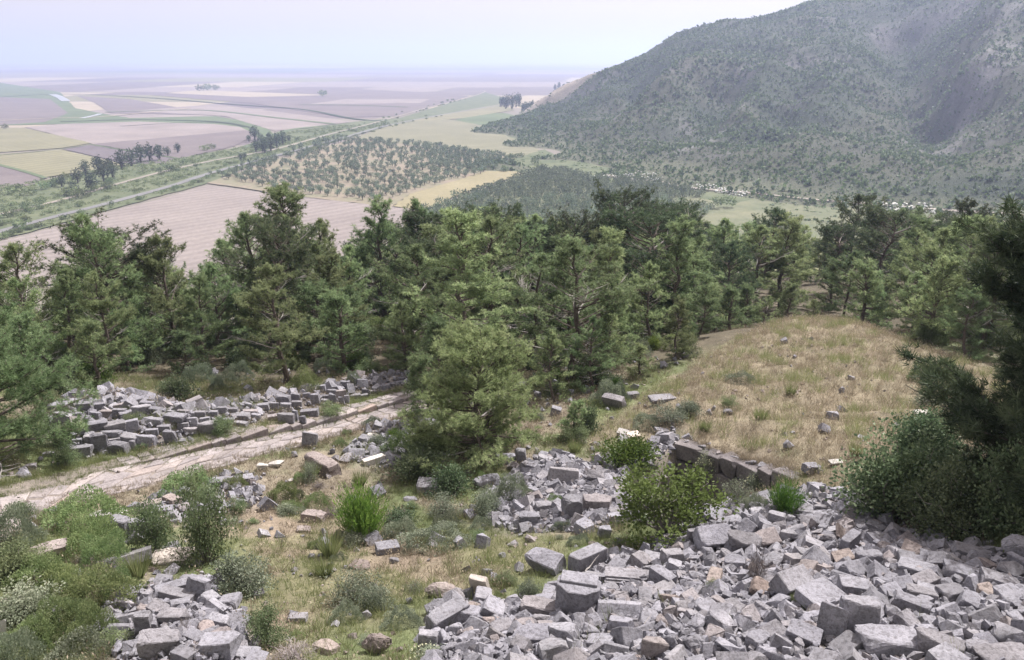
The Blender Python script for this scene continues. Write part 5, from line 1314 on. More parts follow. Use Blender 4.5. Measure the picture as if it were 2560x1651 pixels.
WM = [(81,453,'the low front block by the flowering weeds'),(101,448,'the tall dark end block'),(119,450,'the big front cube'),(209,430,'the broad pointed block'),(86,410,'the cube on the bank top'),(132,402,'the tilted slab on the bank top'),(147,443,'the last squared front block'),(240,418,'the coping stones'),
      (286,420,'the long squared block on the walk'),(310,414,'the fluted block'),(347,400,'the small dark standing stone'),(384,388,'the last flat stone by the pine'),(315,401,'the row of piled cubes'),(64,421,'the weathered mass at the bank end')]
WL = {0:'big squared front cube with flat dark face, lowest of the street bank',1:'tall block set on end, left of the big front cube',2:'squared block leaning left of the tall end-set block',7:'broad pointed block standing beside a round green bush at the street',
      15:'cube-shaped block on top of the bank near the soft pine',16:'big angular block with bright top in the middle of the bank',39:'long squared block resting on the raised walk of the street',41:'fluted block carved with upright grooves above the street',56:'small dark stone standing upright near the street end',25:'slab tilted up on the crest of the street bank',27:'weathered brownish mass at the left end of the bank'}
used = set(); shp = ['squared', 'oblong', 'worn', 'angular', 'rounded', 'flat']
for i, (px, py, w_, h_, a_) in enumerate(WB):
    k_ = ['block', 'chip', 'chip'][r.randint(3)]; mt = 'marble' if r.rand() < .75 else 'darkstone'
    d_ = 'flat' if h_ < w_*.5 else ('upright' if h_ > w_*1.2 else ('squared' if k_ == 'block' else 'worn'))
    lab = WL.get(i) or uniq(used, [f'{d_} {t_} block {rel(px, py, WM, k)}' for k in range(4) for t_ in (('grey', 'weathered grey') if mt == 'marble' else ('dark', 'dark grey'))])
    S(px, py, w_*.95, h_*.98, a_+r.normal(0, 6), k_, mt, lab, 'wall_block', 'blocks of the tumbled wall above the street', tilt=8, sink=.03, depth=.42, mesh=triglyph if i == 41 else None)
# ------------------------------------------------------------------ loose stones of the rubble
tiny = [hull_mesh('stone', rub_pts(R(400+i), 10) if i % 2 else box_pts(R(400+i), .2, .2, .3), M['marble'], 0, sub_=False) for i in range(8)]
cands = []
def fill(polyk, n, smin, smax, pw, seed, amp=1.):
    r = R(seed); poly = RP[polyk]; q = np.array(poly); got = []
    xs = r.uniform(q[:, 0].min(), q[:, 0].max(), n*3); ys_ = r.uniform(q[:, 1].min(), q[:, 1].max(), n*3)
    k = inpoly(xs+.5*fbm(xs, ys_, 2, 3), ys_+.5*fbm(xs, ys_, 2, 8), poly); xs, ys_ = xs[k][:n], ys_[k][:n]
    s = smin*(smax/smin)**(r.rand(len(xs))**pw); s = -np.sort(-s)
    cell = {}
    for x, y, sz in zip(xs, ys_, s):
        ok = True
        rad = sz*.5
        for (a, b_, c_) in OCC:
            if (x-a)**2+(y-b_)**2 < (c_*.9+rad*.75)**2: ok = False; break
        if not ok: continue
        ci, cj = int(x//.7), int(y//.7)
        for ii in range(ci-1, ci+2):
            for jj in range(cj-1, cj+2):
                for (a, b_, c_) in cell.get((ii, jj), ()):
                    if (x-a)**2+(y-b_)**2 < ((c_+rad)*(.80 if rad > .1 else .62))**2: ok = False; break
        if not ok: continue
        cell.setdefault((ci, cj), []).append((x, y, rad)); got.append((x, y, sz, polyk))
    cands.extend(got)
fill('R1', 34000, .07, .44, 4.2, 301); fill('R2', 6000, .07, .40, 3.6, 302); fill('R3', 2400, .07, .42, 2.4, 303)
fill('R4', 1500, .13, .55, 1.7, 304); fill('R5', 420, .12, .42, 1.8, 305); fill('R6', 420, .15, .6, 1.5, 306); fill('R7', 380, .12, .5, 1.8, 307)
# scattered field stones
r = R(310); X = r.uniform(-16, 16, 2600); Y = r.uniform(10, 40, 2600); pxs, pys = proj(X, Y, Hq(X, Y))
k = (pxs > -20) & (pxs < 1040) & ~inpoly(X, Y, road_poly) & ~inpoly(X, Y, walk_poly) & (r.rand(2600) < np.where(inpoly(X, Y, MOUND), .12, .4)) & ~((pxs < 110) & (pys > 530) & (r.rand(2600) < .8))
for x, y in zip(X[k], Y[k]):
    cands.append((x, y, .09*(5.0)**(r.rand()**2.0), 'field'))
C = np.array([(a, b_, c_) for a, b_, c_, _ in cands]); zc = Hq(C[:, 0], C[:, 1]); pxs, pys = proj(C[:, 0], C[:, 1], zc); dist = np.sqrt(C[:, 0]**2+C[:, 1]**2+(zc-CZ)**2)
app = C[:, 2]/dist*F; vis = (pxs > -10) & (pxs < 1034) & (pys < 668)
keep = (pxs > -60) & (pxs < 1090) & (pys < 720)
order = np.argsort(-app*vis); big_i = [i for i in order if vis[i]][:296]; bigset = set(big_i)
r = R(320); used = set(); tv = ['rub', 'chip', 'rub', 'block', 'rub', 'wedge']
MK = LM+[(a, b_, c_) for a, b_, c_ in WM]
for i in big_i:
    x, y, sz, pk = cands[i]; kd = tv[r.randint(6)]; mt = 'marble' if r.rand() < .72 else ('darkstone' if r.rand() < .9 else 'pudding')
    if pk == 'field' and r.rand() < .5: mt = 'pudding'
    o = ob('rubble_stone', var(kd, mt, r, 9)); fl = r.uniform(.38, .85); el = r.uniform(.6, .95)
    o.scale = (sz, sz*el, sz*fl); o.location = (x, y, zc[i]+sz*fl*(.30 if pk != 'field' else .15)+.03); o.rotation_euler = (r.normal(0, .32), r.normal(0, .32), r.uniform(0, 6.28))
    szw = 'big' if app[i] > 20 else ('mid-sized' if app[i] > 14 else 'small')
    sh = dict(rub='lumpy', chip='angular', block='squared', wedge='wedge-shaped')[kd]+(' flat' if fl < .5 else '')
    cw = dict(marble='grey', darkstone='dark', pudding='brown')[mt]
    tag(o, uniq(used, [f'{szw} {sh} {cw} stone {rel(pxs[i], pys[i], MK, k)}' for k in range(5)]), 'stone', dict(R1='loose stones of the big rubble field', R2='loose stones of the upper heap', R3='loose stones of the lower left heap', R4='loose stones of the street bank').get(pk, 'stones scattered in the grass'))
def join_stones(name, idx, seed, mat='marble', sc=1.):
    r = R(seed); V = []; Fs = []; T_ = []; n0 = 0
    data = []
    for me_ in tiny:
        co = np.array([v.co[:] for v in me_.vertices]); me_.calc_loop_triangles(); data.append((co, np.array([t.vertices[:] for t in me_.loop_triangles])))
    for x, y, z, sz in idx:
        co, fc = data[r.randint(8)]; e = r.uniform(.5, 1, 3)*sz; q = Quaternion(unit(r.normal(size=4))).to_matrix()
        P = (co*e) @ np.array(q).T*1.15+np.array([x, y, z+sz*.22]); V.append(P); Fs.append(fc+n0); T_.append(np.full(len(P), r.rand())); n0 += len(P)
    me = mesh_np(name, np.concatenate(V), [np.concatenate(Fs)], M[mat], tint=np.concatenate(T_)); o = ob(name, me); tag(o, kind='stuff'); return o
rest_i = [i for i in range(len(cands)) if i not in bigset and keep[i]]
join_stones('loose_rubble', [(C[i, 0], C[i, 1], zc[i], C[i, 2]) for i in rest_i], 330)
# small stones lying on top of and between the larger ones
r = R(340); L_ = []
for pk, n, s0, s1 in (('R1', 5500, .05, .17), ('R2', 2200, .06, .16), ('R3', 900, .05, .12), ('R4', 1400, .07, .2), ('R5', 350, .06, .14), ('R6', 300, .07, .2), ('R7', 400, .06, .16)):
    q = np.array(RP[pk]); X = r.uniform(q[:, 0].min(), q[:, 0].max(), n*2); Y = r.uniform(q[:, 1].min(), q[:, 1].max(), n*2); k = inpoly(X, Y, RP[pk]); X, Y = X[k][:n], Y[k][:n]
    L_ += list(zip(X, Y, Hq(X, Y)+r.uniform(-.01, .10, len(X)), r.uniform(s0, s1, len(X))))
join_stones('stone_chips', L_, 341)
X = r.uniform(-20, 22, 5200); Y = r.uniform(9, 40, 5200); k = ~inpoly(X, Y, walk_poly) & (fbm(X*.6, Y*.6, 3, 33) > .0); X, Y = X[k], Y[k]
join_stones('ground_pebbles', list(zip(X, Y, Hq(X, Y)-.01, .03+.12*r.rand(len(X))**3)), 342, 'pudding')
# ------------------------------------------------------------------ retaining wall of the mound
wall = empty('retaining_wall', (wall_l[0][0], wall_l[0][1], 0)); tag(wall, 'low retaining wall of squared blocks holding back the grassy mound above a pit', 'wall')
r = R(350); ws = np.r_[0, np.cumsum(np.hypot(*np.diff(np.array(wall_l), axis=0).T))]; wl = np.array(wall_l)
def wp(s_): return np.array([np.interp(s_, ws, wl[:, k]) for k in (0, 1)])
ztop = lambda s_: float(Hq(*(wp(s_)+np.array([.30, .55]))))+.12
for course in range(5):
    s_ = r.uniform(-.3, 0); hh = [.56, .6, .5, .5, .5][course]
    while s_ < ws[-1]:
        L = r.uniform(.55, 1.1); m_ = min(max(s_+L/2, .02), ws[-1]-.02); a, b_ = wp(max(m_-.1, 0)), wp(min(m_+.1, ws[-1])); T_ = unit(b_-a); c_ = wp(m_)
        z = ztop(m_)-hh*(course+.5)+(.06 if course == 0 else 0)*r.rand()
        o = ob('wall_stone', rock_var('block' if r.rand() < .6 else 'chip', 5000+r.randint(14), 'wallstone') if False else var('block' if r.rand() < .6 else 'chip', 'wallstone', r, 7), wall)
        wloc = np.array([c_[0], c_[1], z]); o.location = wloc-np.array([wall_l[0][0], wall_l[0][1], 0]); o.rotation_euler = (r.normal(0, .03), r.normal(0, .03), math.atan2(T_[1], T_[0])+r.normal(0, .05))
        o.location.y += r.normal(0, .02); o.scale = (L*1.0, .62, hh*1.0); s_ += L
    # flat coping stones on top, in paler stone than the courses
for s_ in np.arange(.15, ws[-1], .62):
    if r.rand() < .65:
        c_ = wp(s_+r.uniform(-.1, .1)); o = ob('coping_stone', var('rub', 'marble', r, 5), wall); o.location = (c_[0]-wall_l[0][0], c_[1]-wall_l[0][1]+.12, ztop(s_)+.05); o.scale = (r.uniform(.22, .5), r.uniform(.2, .35), r.uniform(.12, .24)); o.rotation_euler = (r.normal(0, .1), r.normal(0, .1), -.7+r.normal(0, .3))
# ------------------------------------------------------------------ shrubs
def bush_mesh(seed, style, mat, n=2600, leaf=.07, wl=.6, twigs=26, h=1., name='shrub'):
    """unit shrub: about 1 wide and h high, base at the origin"""
    r = R(seed); lf = Acc(); tw = Acc()
    if style == 'cushion':
        d = unit(r.normal(size=(n, 3))); d[:, 2] = np.abs(d[:, 2]); rad = .5*(.74+.3*r.rand(n)**.5)*(1+.16*np.sin(d[:, 0]*6+seed)+.14*np.sin(d[:, 1]*7+seed*2)+.10*np.sin(d[:, 2]*9))
        C = d*rad[:, None]*np.array([1, 1, h*1.7]); D = d+r.normal(0, .45, (n, 3))+np.array([0, 0, .35])
        blades(lf, C, D, leaf*r.uniform(.6, 1.4, n), leaf*wl, r, np.clip(.5+.22*np.sin(d[:, 0]*8+seed)*np.sin(d[:, 1]*8)+r.normal(0, .16, n), 0, 1), 0, True)
    elif style in ('leafy', 'fig', 'dense'):
        k = dict(leafy=34, fig=30, dense=60)[style]; ce = []
        for i in range(k):
            az = r.uniform(0, 6.28); el = r.uniform(.15, 1.45); L = .5*r.uniform(.45, 1.15)
            e_ = np.array([math.cos(az)*math.cos(el)*L*1.05, math.sin(az)*math.cos(el)*L*1.05, math.sin(el)*L*h*1.85])
            mid = e_*.5+r.normal(0, .05, 3)+np.array([0, 0, .03]); Q = np.array([[0, 0, -.05], mid*.55, mid, e_*.8+r.normal(0, .02, 3), e_])
            tube(tw, Q, np.array([.016, .012, .009, .006, .003])*(1.4 if style == 'fig' else .8), 4, .7, 0)
            if style == 'fig':
                for _ in range(3):
                    u = r.uniform(.4, .9); q0 = Q[2]*(1-u)+e_*u; q1 = q0+unit(e_+r.normal(0, .35, 3))*.16; tube(tw, np.array([q0, (q0+q1)/2+.01, q1]), [.005, .004, .002], 3, .7, 0); ce.append(q1)
            ce.append(e_)
            if style == 'dense': ce.append(mid*1.25)
        ce = np.array(ce); idx = r.randint(len(ce), size=n); sp = dict(leafy=.085, fig=.055, dense=.075)[style]
        C = ce[idx]+r.normal(0, sp, (n, 3)); C[:, 2] = np.maximum(C[:, 2], .02); D = unit(C-ce[idx]+np.array([0, 0, .03])+r.normal(0, .03, (n, 3)))
        tn_ = np.clip(.35+.45*r.rand(len(ce))[idx]+r.normal(0, .12, n), 0, 1)
        blades(lf, C, D, leaf*r.uniform(.6, 1.35, n), leaf*wl, r, tn_, 0, True)
    elif style == 'broom':
        k = n//14
        for i in range(1):
            az = r.uniform(0, 6.28, k); sp = r.uniform(0, .55, k)**.8; b0 = np.stack([np.cos(az)*sp*.5, np.sin(az)*sp*.5, r.uniform(0, .3, k)*h], 1)
            d = unit(np.stack([np.cos(az)*sp*1.0, np.sin(az)*sp*1.0, np.full(k, 1.)], 1)+r.normal(0, .12, (k, 3))); L = h*r.uniform(.45, 1.0, k)*(1-.45*sp)
        t_ = r.rand(k, 14)[..., None]; P = (b0[:, None]+d[:, None]*L[:, None, None]*t_).reshape(-1, 3)+r.normal(0, .012, (k*14, 3)); D = unit(np.repeat(d, 14, 0)+r.normal(0, .28, (k*14, 3)))
        blades(lf, P, D, leaf*r.uniform(.7, 1.4, k*14), leaf*wl*.35, r, np.clip(np.repeat(r.uniform(.15, .85, k), 14)+r.normal(0, .1, k*14), 0, 1))
        for i in range(14):
            j = r.randint(k); tube(tw, np.array([b0[j]*.3, b0[j]+d[j]*L[j]*.4]), [.012, .004], 3, .5, 0)
    elif style == 'twigs':
        for i in range(int(n/16)):
            az = r.uniform(0, 6.28); el = r.uniform(.2, 1.4); L = .5*r.uniform(.6, 1.1); e_ = np.array([math.cos(az)*math.cos(el)*L, math.sin(az)*math.cos(el)*L, math.sin(el)*L*h*1.8])
            Q = np.array([r.normal(0, .05, 3)*[1, 1, 0], e_*.4+r.normal(0, .05, 3), e_*.75+r.normal(0, .04, 3), e_]); tube(tw, Q, [.007, .006, .0045, .0025], 3, r.rand(), 0)
            for _ in range(4):
                u = r.uniform(.35, .95); q0 = Q[1]*(1-u)+e_*u; q1 = q0+unit(e_+r.normal(0, .5, 3))*.13; tube(tw, np.array([q0, q1]), [.0035, .002], 3, r.rand(), 0)
        lf = None
    parts = [('foliage', lf.mesh('foliage', M[mat]))] if lf is not None and lf.n else []
    if tw.n: parts.append(('twigs', tw.mesh('twigs', M['twig'])))
    return parts
BV = {}
BS = dict(cushion=dict(style='cushion', mat='scrub', n=7000, leaf=.032, h=.55), cushion2=dict(style='cushion', mat='scrub', n=7000, leaf=.034, h=.5), greycush=dict(style='cushion', mat='sage', n=6500, leaf=.032, h=.5),
          leafy=dict(style='leafy', mat='hedge', n=5600, leaf=.040, wl=.7, h=.9), leafy2=dict(style='leafy', mat='sage', n=4600, leaf=.042, wl=.8, h=.7), fig=dict(style='fig', mat='fig', n=4200, leaf=.046, wl=.75, h=.85),
          dense=dict(style='dense', mat='oakleaf', n=15000, leaf=.036, wl=.75, h=.8), mastic=dict(style='dense', mat='mastic', n=5200, leaf=.05, wl=.6, h=.55), broom=dict(style='broom', mat='broom', n=9000, leaf=.075, h=1.),
          sage=dict(style='leafy', mat='sage', n=2400, leaf=.05, wl=.5, h=.8), twigs=dict(style='twigs', mat='twig', n=1500, h=.8), dark=dict(style='dense', mat='oakleaf', n=3000, leaf=.06, wl=.6, h=.6))
def put_bush(px, py, wpx, hpx, kind, label, group=None, r=None, name='shrub', vs=2):
    """shrub about wpx by hpx in the frame with its foot at the bottom of that box"""
    p = at(px, py+hpx*.42)[0]; d = math.dist(p, (0, 0, CZ)); k = d/F; W = wpx*k; a = math.asin((CZ-p[2])/d)
    key = (kind, r.randint(vs))
    if key not in BV: BV[key] = bush_mesh(600+len(BV)*11, **BS[kind])
    hh = BS[kind]['h']; dp = W*.85; H_ = max(.25*W, (hpx*k-dp*.5*math.sin(a))/math.cos(a))
    e = empty(name, (p[0], p[1]+dp*.12, p[2]-.05)); e.scale = (W, dp, H_/hh); e.rotation_euler = (0, 0, r.uniform(0, 6.28) if abs(W-dp) < .3 else r.choice([0, math.pi]))
    for nm, me in BV[key]: ob(nm, me, e)
    tag(e, label, 'shrub', group); return e, p, W, H_
r = R(500)
SG = 'shrubs on the ruins slope'
BU = [(668,508,92,78,'fig','open fig bush with bright leaves and pale branches between the two stone heaps'),(633,452,60,38,'mastic','glossy bright green shrub above the upper stone heap'),
 (908,484,100,88,'dense','broad dark leafy shrub overhanging the top of the rubble field'),(955,508,78,68,'dense','very dark lower mass of leafy shrub below the right edge pine'),(1018,500,80,84,'dense','dark shaded leafy shrub at the right edge above the round boulder'),(925,440,60,50,'dense','upper arm of dark leafy shrub between mound and pine'),
 (361,515,50,56,'broom','bright green upright broom bush in the middle of the slope'),(786,501,32,36,'broom','rounded bright green broom by the pit and the rubble rim'),
 (155,532,42,52,'leafy','light green leafy shrub right of the split boulders'),(205,532,50,76,'leafy','tall dark green leafy shrub above the flat white slab'),(237,574,56,40,'leafy2','low grey-green leafy shrub on the right of the tall leafy one'),
 (265,630,42,42,'leafy','round leafy bush with tiny pink blooms at the bottom of the slope'),(84,512,66,40,'cushion','wide light green cushion shrub at the lower edge of the street'),(88,537,52,36,'cushion2','dark-hollowed cushion shrub below the wide light one'),
 (185,484,54,28,'cushion','wide flat cushion shrub at the street edge near the humped slab'),(103,553,40,34,'cushion','cushion shrub left of the small pale rock'),(98,592,62,40,'cushion2','big yellowish cushion shrub left of the lower heap'),
 (60,582,44,30,'cushion','cushion shrub among tall grasses left of the big yellowish one'),(40,575,50,34,'cushion2','olive cushion under the brown lichen slab'),(12,566,50,36,'leafy','leafy mass at the left picture edge level with the lichen slab'),
 (10,532,44,40,'greycush','grey-green soft bush at the left picture edge below the paving'),(25,605,56,36,'leafy2','grey leafy mass in the left scrub'),(60,620,56,40,'cushion','round cushion in the middle of the left scrub'),(90,628,44,36,'cushion2','cushion shrub touching the left side of the lower heap'),
 (30,640,50,36,'cushion','cushion shrub near the whitish edge rock'),(75,650,60,30,'greycush','grey-green cushion at the bottom left'),(115,640,34,22,'leafy','leafy weed clump by the pale wedge'),(8,655,40,40,'greycush','soft grey bush in the bottom left corner'),
 (120,585,34,26,'cushion2','small cushion behind the long ribbed stone'),(22,510,22,16,'leafy','small bright bush on the street edge at the left'),
 (513,488,40,30,'greycush','grey-green dome shrub left of the upper heap'),(430,538,66,30,'greycush','long low grey-green mound right of the broom bush'),(448,522,34,22,'greycush','small grey-green mound behind the long low one'),(400,530,40,26,'greycush','grey-green mound touching the broom bush'),
 (482,523,27,16,'greycush','small round cushion at the bare earth patch'),(740,497,34,32,'sage','grey-green sage standing in the pit mouth'),(757,503,30,20,'greycush','soft grey bush beside the pit sage'),
 (733,515,32,16,'twigs','grey bare twig bush in front of the pit'),(757,566,30,44,'twigs','dead bush with black branching twigs amid the rubble'),(800,575,52,20,'twigs','low grey twig mat behind the squared blocks'),(700,535,14,14,'twigs','bare stems under the fig bush'),
 (350,588,56,38,'sage','twiggy grey sage left of the conglomerate lump'),(376,600,36,28,'leafy2','leafy lower half of the twiggy sage clump'),(330,510,22,18,'twigs','pale dead bush left of the broom bush'),
 (200,650,40,24,'twigs','grey dead twigs in front of the lower left heap'),(290,652,54,20,'twigs','dense grey twig tangle at the bottom edge'),(185,626,20,24,'twigs','dry twigs between blocks of the lower left heap'),
 (668,414,40,22,'sage','sage shrub below the split boulder'),(650,420,34,16,'greycush','grey-green low shrub left of the sage at the mound foot'),(690,408,28,18,'leafy2','leafy shrub at the left flank of the mound'),(728,402,17,15,'leafy','small green bush behind the lone mound stone'),
 (936,374,42,26,'cushion','round green bush on top of the mound near the right edge'),(958,378,30,20,'greycush','pale bush right of the round green one on the mound'),(926,400,34,22,'sage','grey-green bush below the round one on the mound'),
 (617,392,26,22,'greycush','grey-green round bush at the wood edge near the tilted slab'),(592,372,34,34,'dark','dark shrub at the wood edge left of the round bush'),(742,377,32,12,'greycush','low grey bush on the crest of the mound'),
 (305,380,28,26,'cushion','pale green bush above the piled cubes'),(222,427,22,20,'leafy','round dark green bush between broad pointed block and walk'),(65,457,22,24,'leafy','white-dotted flowering weed bush left of the front blocks'),(66,435,24,20,'leafy','green bush behind the front blocks at the left'),
 (46,403,26,24,'leafy','leafy bush beside the soft pine at the bank end'),(330,410,24,16,'leafy','reddish green weeds on the walk below the piled cubes'),(420,463,66,38,'dark','dark shrubby mass below the big bushy pine'),(452,480,44,34,'dark','deep shade shrub right of the dark mass'),
 (400,446,34,30,'cushion','light green bush left under the bushy pine'),(395,436,20,18,'mastic','bright vine-like leaves over dark stones by the street end'),(445,506,40,26,'sage','grey sage in front of the dark twin blocks'),(400,518,40,22,'dark','low dark shrub on the shade edge by the broom'),
 (485,505,34,30,'leafy2','silvery leafy shrub left of the grey-green dome'),(588,420,24,34,'dark','dark bush under the small round pine'),(575,432,32,26,'leafy','green bush at the foot of the small round pine'),
 (316,500,30,18,'cushion','small green cushion uphill of the pale brown block'),(285,492,32,22,'cushion2','light herb clump in the grass below the street'),(310,474,18,22,'sage','pale herb bush against the brown wall stub'),(200,497,22,18,'leafy','bright weed clump in the little ruin heap'),(238,507,18,18,'leafy','weed clump at the right of the little ruin heap'),
 (480,455,34,22,'dark','dark bush in shade right below the bushy pine'),(345,612,32,22,'greycush','grey herb cushion below the twiggy sage'),(400,618,40,22,'greycush','pale grey herb patch left of the long flat slab'),(530,590,26,22,'leafy2','grass-green weed clump above the mossy block'),
 (726,621,14,14,'leafy','small weed tuft by the tilted square block'),(716,590,20,18,'leafy','weed tuft amid rubble right of the moulded block'),(797,599,14,14,'leafy','weed tuft between the two big squared blocks'),(610,380,26,18,'dark','low dark shrub under the young pines')]
for px, py, w_, h_, kd, lab in BU:
    put_bush(px, py, w_, h_, kd, lab, SG, r)
# white and yellow flowering spurge growing out of the wall
for px, py, w_, h_, lab in [(708,455,20,22,'white-flowering spurge hanging from the retaining wall'),(760,458,22,18,'yellow-green spurge on the retaining wall, right of the white one'),(795,462,18,18,'pale flowering weed at the right end of the retaining wall'),(427,655,40,14,'cream-flowering weed at the bottom beside the grey stump block'),(364,640,16,12,'small cream-flowering weed beside the speckled boulder')]:
    e, p, W, H_ = put_bush(px, py, w_, h_, 'sage', lab, SG, r, name='flowering_weed')
    if 440 < py < 470:
        s_ = min(max((px-683)/117, .04), .96)*ws[-1]; c_ = wp(s_); e.location = (c_[0]-.15, c_[1]-.42, ztop(s_)-.62)
    a = Acc(); n = 90; d = unit(R(px).normal(size=(n, 3))); d[:, 2] = np.abs(d[:, 2]); blades(a, d*.5*np.array([1, 1, .85*1.7]), d, .05, .06, r, .7, 0, True); ob('flowers', a.mesh('flowers', M['bloom']), e)
a = Acc(); n = 60; d = unit(r.normal(size=(n, 3))); 
# low herbs and small bushes between the stones
rh = R(950); used = set(); k_ = 0
for _ in range(4000):
    if k_ >= 95: break
    x, y = rh.uniform(-15, 9), 11+rh.rand()*20; px, py = proj(x, y, float(Hq(x, y)))
    if not (60 < px < 690) or py > 655 or py < 415 or inpoly(x, y, road_poly) or inpoly(x, y, walk_poly) or inpoly(x, y, RP['R1']) or inpoly(x, y, MOUND) or (inpoly(x, y, RP['R2']) and rh.rand() < .8) or (inpoly(x, y, RP['R3']) and rh.rand() < .9): continue
    if fbm(x*.5, y*.5, 2, 17) < -.25: continue
    w_ = rh.uniform(9, 24)*(1+.25*(py > 540)); kd = ['cushion', 'greycush', 'sage', 'leafy', 'cushion2', 'twigs', 'leafy2'][rh.randint(7)]
    lab = uniq(used, [f'small {dict(cushion="green cushion", cushion2="olive cushion", greycush="grey-green cushion", sage="sage-grey", leafy="leafy green", twigs="dry twiggy", leafy2="silvery leafy")[kd]} herb bush {rel(px, py, LM, k)}' for k in range(5)])
    put_bush(px, py-w_*.25, w_, w_*.62, kd, lab, 'small herb bushes between the stones', rh, name='herb_bush'); k_ += 1
# forest floor shrubs, random
used = set(); X = r.uniform(-28, 34, 2500); Y = r.uniform(33, 58, 2500); pxs, pys = proj(X, Y, Hq(X, Y)); cnt = 0
for x, y, px, py in zip(X, Y, pxs, pys):
    if not (0 < px < 1024) or inpoly(x, y, MOUND) or (690 < px < 930 and py < 352) or py > 400 or py < 320 or cnt > 130: continue
    if inpoly(x, y, RP['R4']) or py > np.interp(px, BL[:, 0], BL[:, 1])+14: continue
    w_ = r.uniform(14, 34); kd = ['dark', 'cushion', 'leafy', 'greycush', 'mastic'][r.randint(5)]
    lab = uniq(used, [f'{dict(dark="dark", cushion="light green", leafy="leafy green", greycush="grey-green", mastic="bright glossy")[kd]} undergrowth shrub {rel(px, py, PM, k)}' for k in range(4)])
    put_bush(px, py, w_, w_*.8, kd, lab, 'undergrowth shrubs of the wood', r); cnt += 1
# ------------------------------------------------------------------ grasses
def tufts(name, X, Y, size, mat, seed, K=16, spread=.5, wid=.012, seedheads=False, tone=(.2, .8), Z=None):
    r = R(seed); n = len(X); Z = Hq(X, Y) if Z is None else Z
    C = np.repeat(np.stack([X, Y, Z-.02], 1), K, 0); s = np.repeat(size, K); N = n*K
    az = r.uniform(0, 6.28, N); rad = r.rand(N)**.7; C = C+np.stack([np.cos(az), np.sin(az), 0*az], 1)*(rad*s*.35)[:, None]
    D = unit(np.stack([np.cos(az)*rad*spread, np.sin(az)*rad*spread, np.full(N, 1.)], 1)+r.normal(0, .16, (N, 3)))
    tt = np.clip(np.repeat(r.uniform(tone[0], tone[1], n), K)+r.normal(0, .14, N), 0, 1); a = Acc(); L = s*r.uniform(.5, 1.15, N)
    blades(a, C, D, L, wid*(.6+s), r, tt)
    if seedheads:
        k = r.rand(N) < .3; blades(a, C[k]+D[k]*L[k, None]*.9, D[k]+r.normal(0, .2, (k.sum(), 3)), .07, .03, r, np.clip(tt[k]+.25, 0, 1), 0, True)
    o = ob(name, a.mesh(name, M[mat])); tag(o, kind='stuff'); return o
r = R(700)
def area(n, x0, x1, y0, y1):
    X = r.uniform(x0, x1, n); Y = y0+(y1-y0)*r.rand(n); px, py = proj(X, Y, Hq(X, Y)); k = (px > -30) & (px < 1060) & (py < 700)
    k &= ~inpoly(X, Y, road_poly) & ~inpoly(X, Y, walk_poly); return X[k], Y[k]
inR = lambda X, Y: np.any([inpoly(X, Y, RP[k]) for k in ('R1', 'R2', 'R3')], 0)
dpit, spit, sdp = None, None, None
def nopit(X, Y):
    d, s_, sd = seg_dist(X, Y, wall_l); return ~((sd < 0) & (d < 2.6) & (s_ > .05) & (s_ < wall_len-.05))
# straw on the mound
X, Y = area(22000, 0, 34, 19, 50); k = inpoly(X+.6*fbm(X, Y, 2, 1), Y+.6*fbm(X, Y, 2, 4), MOUND) & nopit(X, Y) & ~inR(X, Y); X, Y = X[k], Y[k]
cl = vnoise(X*1.6, Y*1.6, 77); big_t = (cl > .74) | (r.rand(len(X)) < .05)
tufts('dry_grass', X[~big_t], Y[~big_t], r.uniform(.18, .45, (~big_t).sum()), 'straw', 701, K=13, spread=.9, seedheads=True, tone=(.3, .85), wid=.013)
tufts('dry_grass', X[big_t], Y[big_t], r.uniform(.3, .65, big_t.sum()), 'grass', 702, K=18, spread=.7, tone=(.55, 1.), wid=.012)
# mixed grass over the near slope
X, Y = area(44000, -24, 22, 9, 38); k = ~inpoly(X, Y, MOUND) & ~inR(X, Y); X, Y = X[k], Y[k]
g_ = fbm(X*.35, Y*.35, 4, 21)+.5*fbm(X*1.1, Y*1.1, 3, 31)+.25*(X < -7.5)*(Y < 21); d1 = fbm(X*.8, Y*.8, 3, 52)
kg = (g_ > -.12) & (r.rand(len(X)) < .55+.6*vnoise(X*.9, Y*.9, 61)) & (d1 > -.45); ks = (g_ <= .06) & (d1 > -.22) & (r.rand(len(X)) < .85)
tufts('green_grass', X[kg], Y[kg], r.uniform(.12, .42, kg.sum())*(.7+.6*vnoise(X[kg], Y[kg], 4)), 'grass', 703, K=14, spread=.9, tone=(.3, .9), wid=.012)
tufts('straw_grass', X[ks], Y[ks], r.uniform(.12, .40, ks.sum()), 'straw', 704, K=12, spread=1.0, seedheads=True, tone=(.05, .7), wid=.011)
# weeds in the joints of the rubble and the gutter
X = r.uniform(-6, 12, 700); Y = r.uniform(9, 24, 700); k = inR(X, Y) & (fbm(X*.8, Y*.8, 2, 91) > .18) & nopit(X, Y)
tufts('rubble_weeds', X[k], Y[k], r.uniform(.15, .4, k.sum()), 'grass', 705, K=18, tone=(.3, .8))
n = 900; i = r.randint(0, len(gut)-1, n); p = gut[i]+r.normal(0, .16, (n, 2))-np.array([0, .05])
tufts('gutter_weeds', p[:, 0], p[:, 1], r.uniform(.08, .2, n), 'grass', 706, K=12, tone=(.2, .7))
i = r.randint(0, len(low)-1, 1500); p = low[i]+r.normal(0, .28, (1500, 2)); tufts('street_edge_grass', p[:, 0], p[:, 1], r.uniform(.10, .26, 1500), 'straw', 707, K=12, tone=(.1, .7))
i = r.randint(0, len(upp)-1, 1100); p = upp[i]+r.normal(0, .25, (1100, 2)); tufts('bank_edge_grass', p[:, 0], p[:, 1], r.uniform(.12, .32, 1100), 'grass', 708, K=14, tone=(.3, .9))
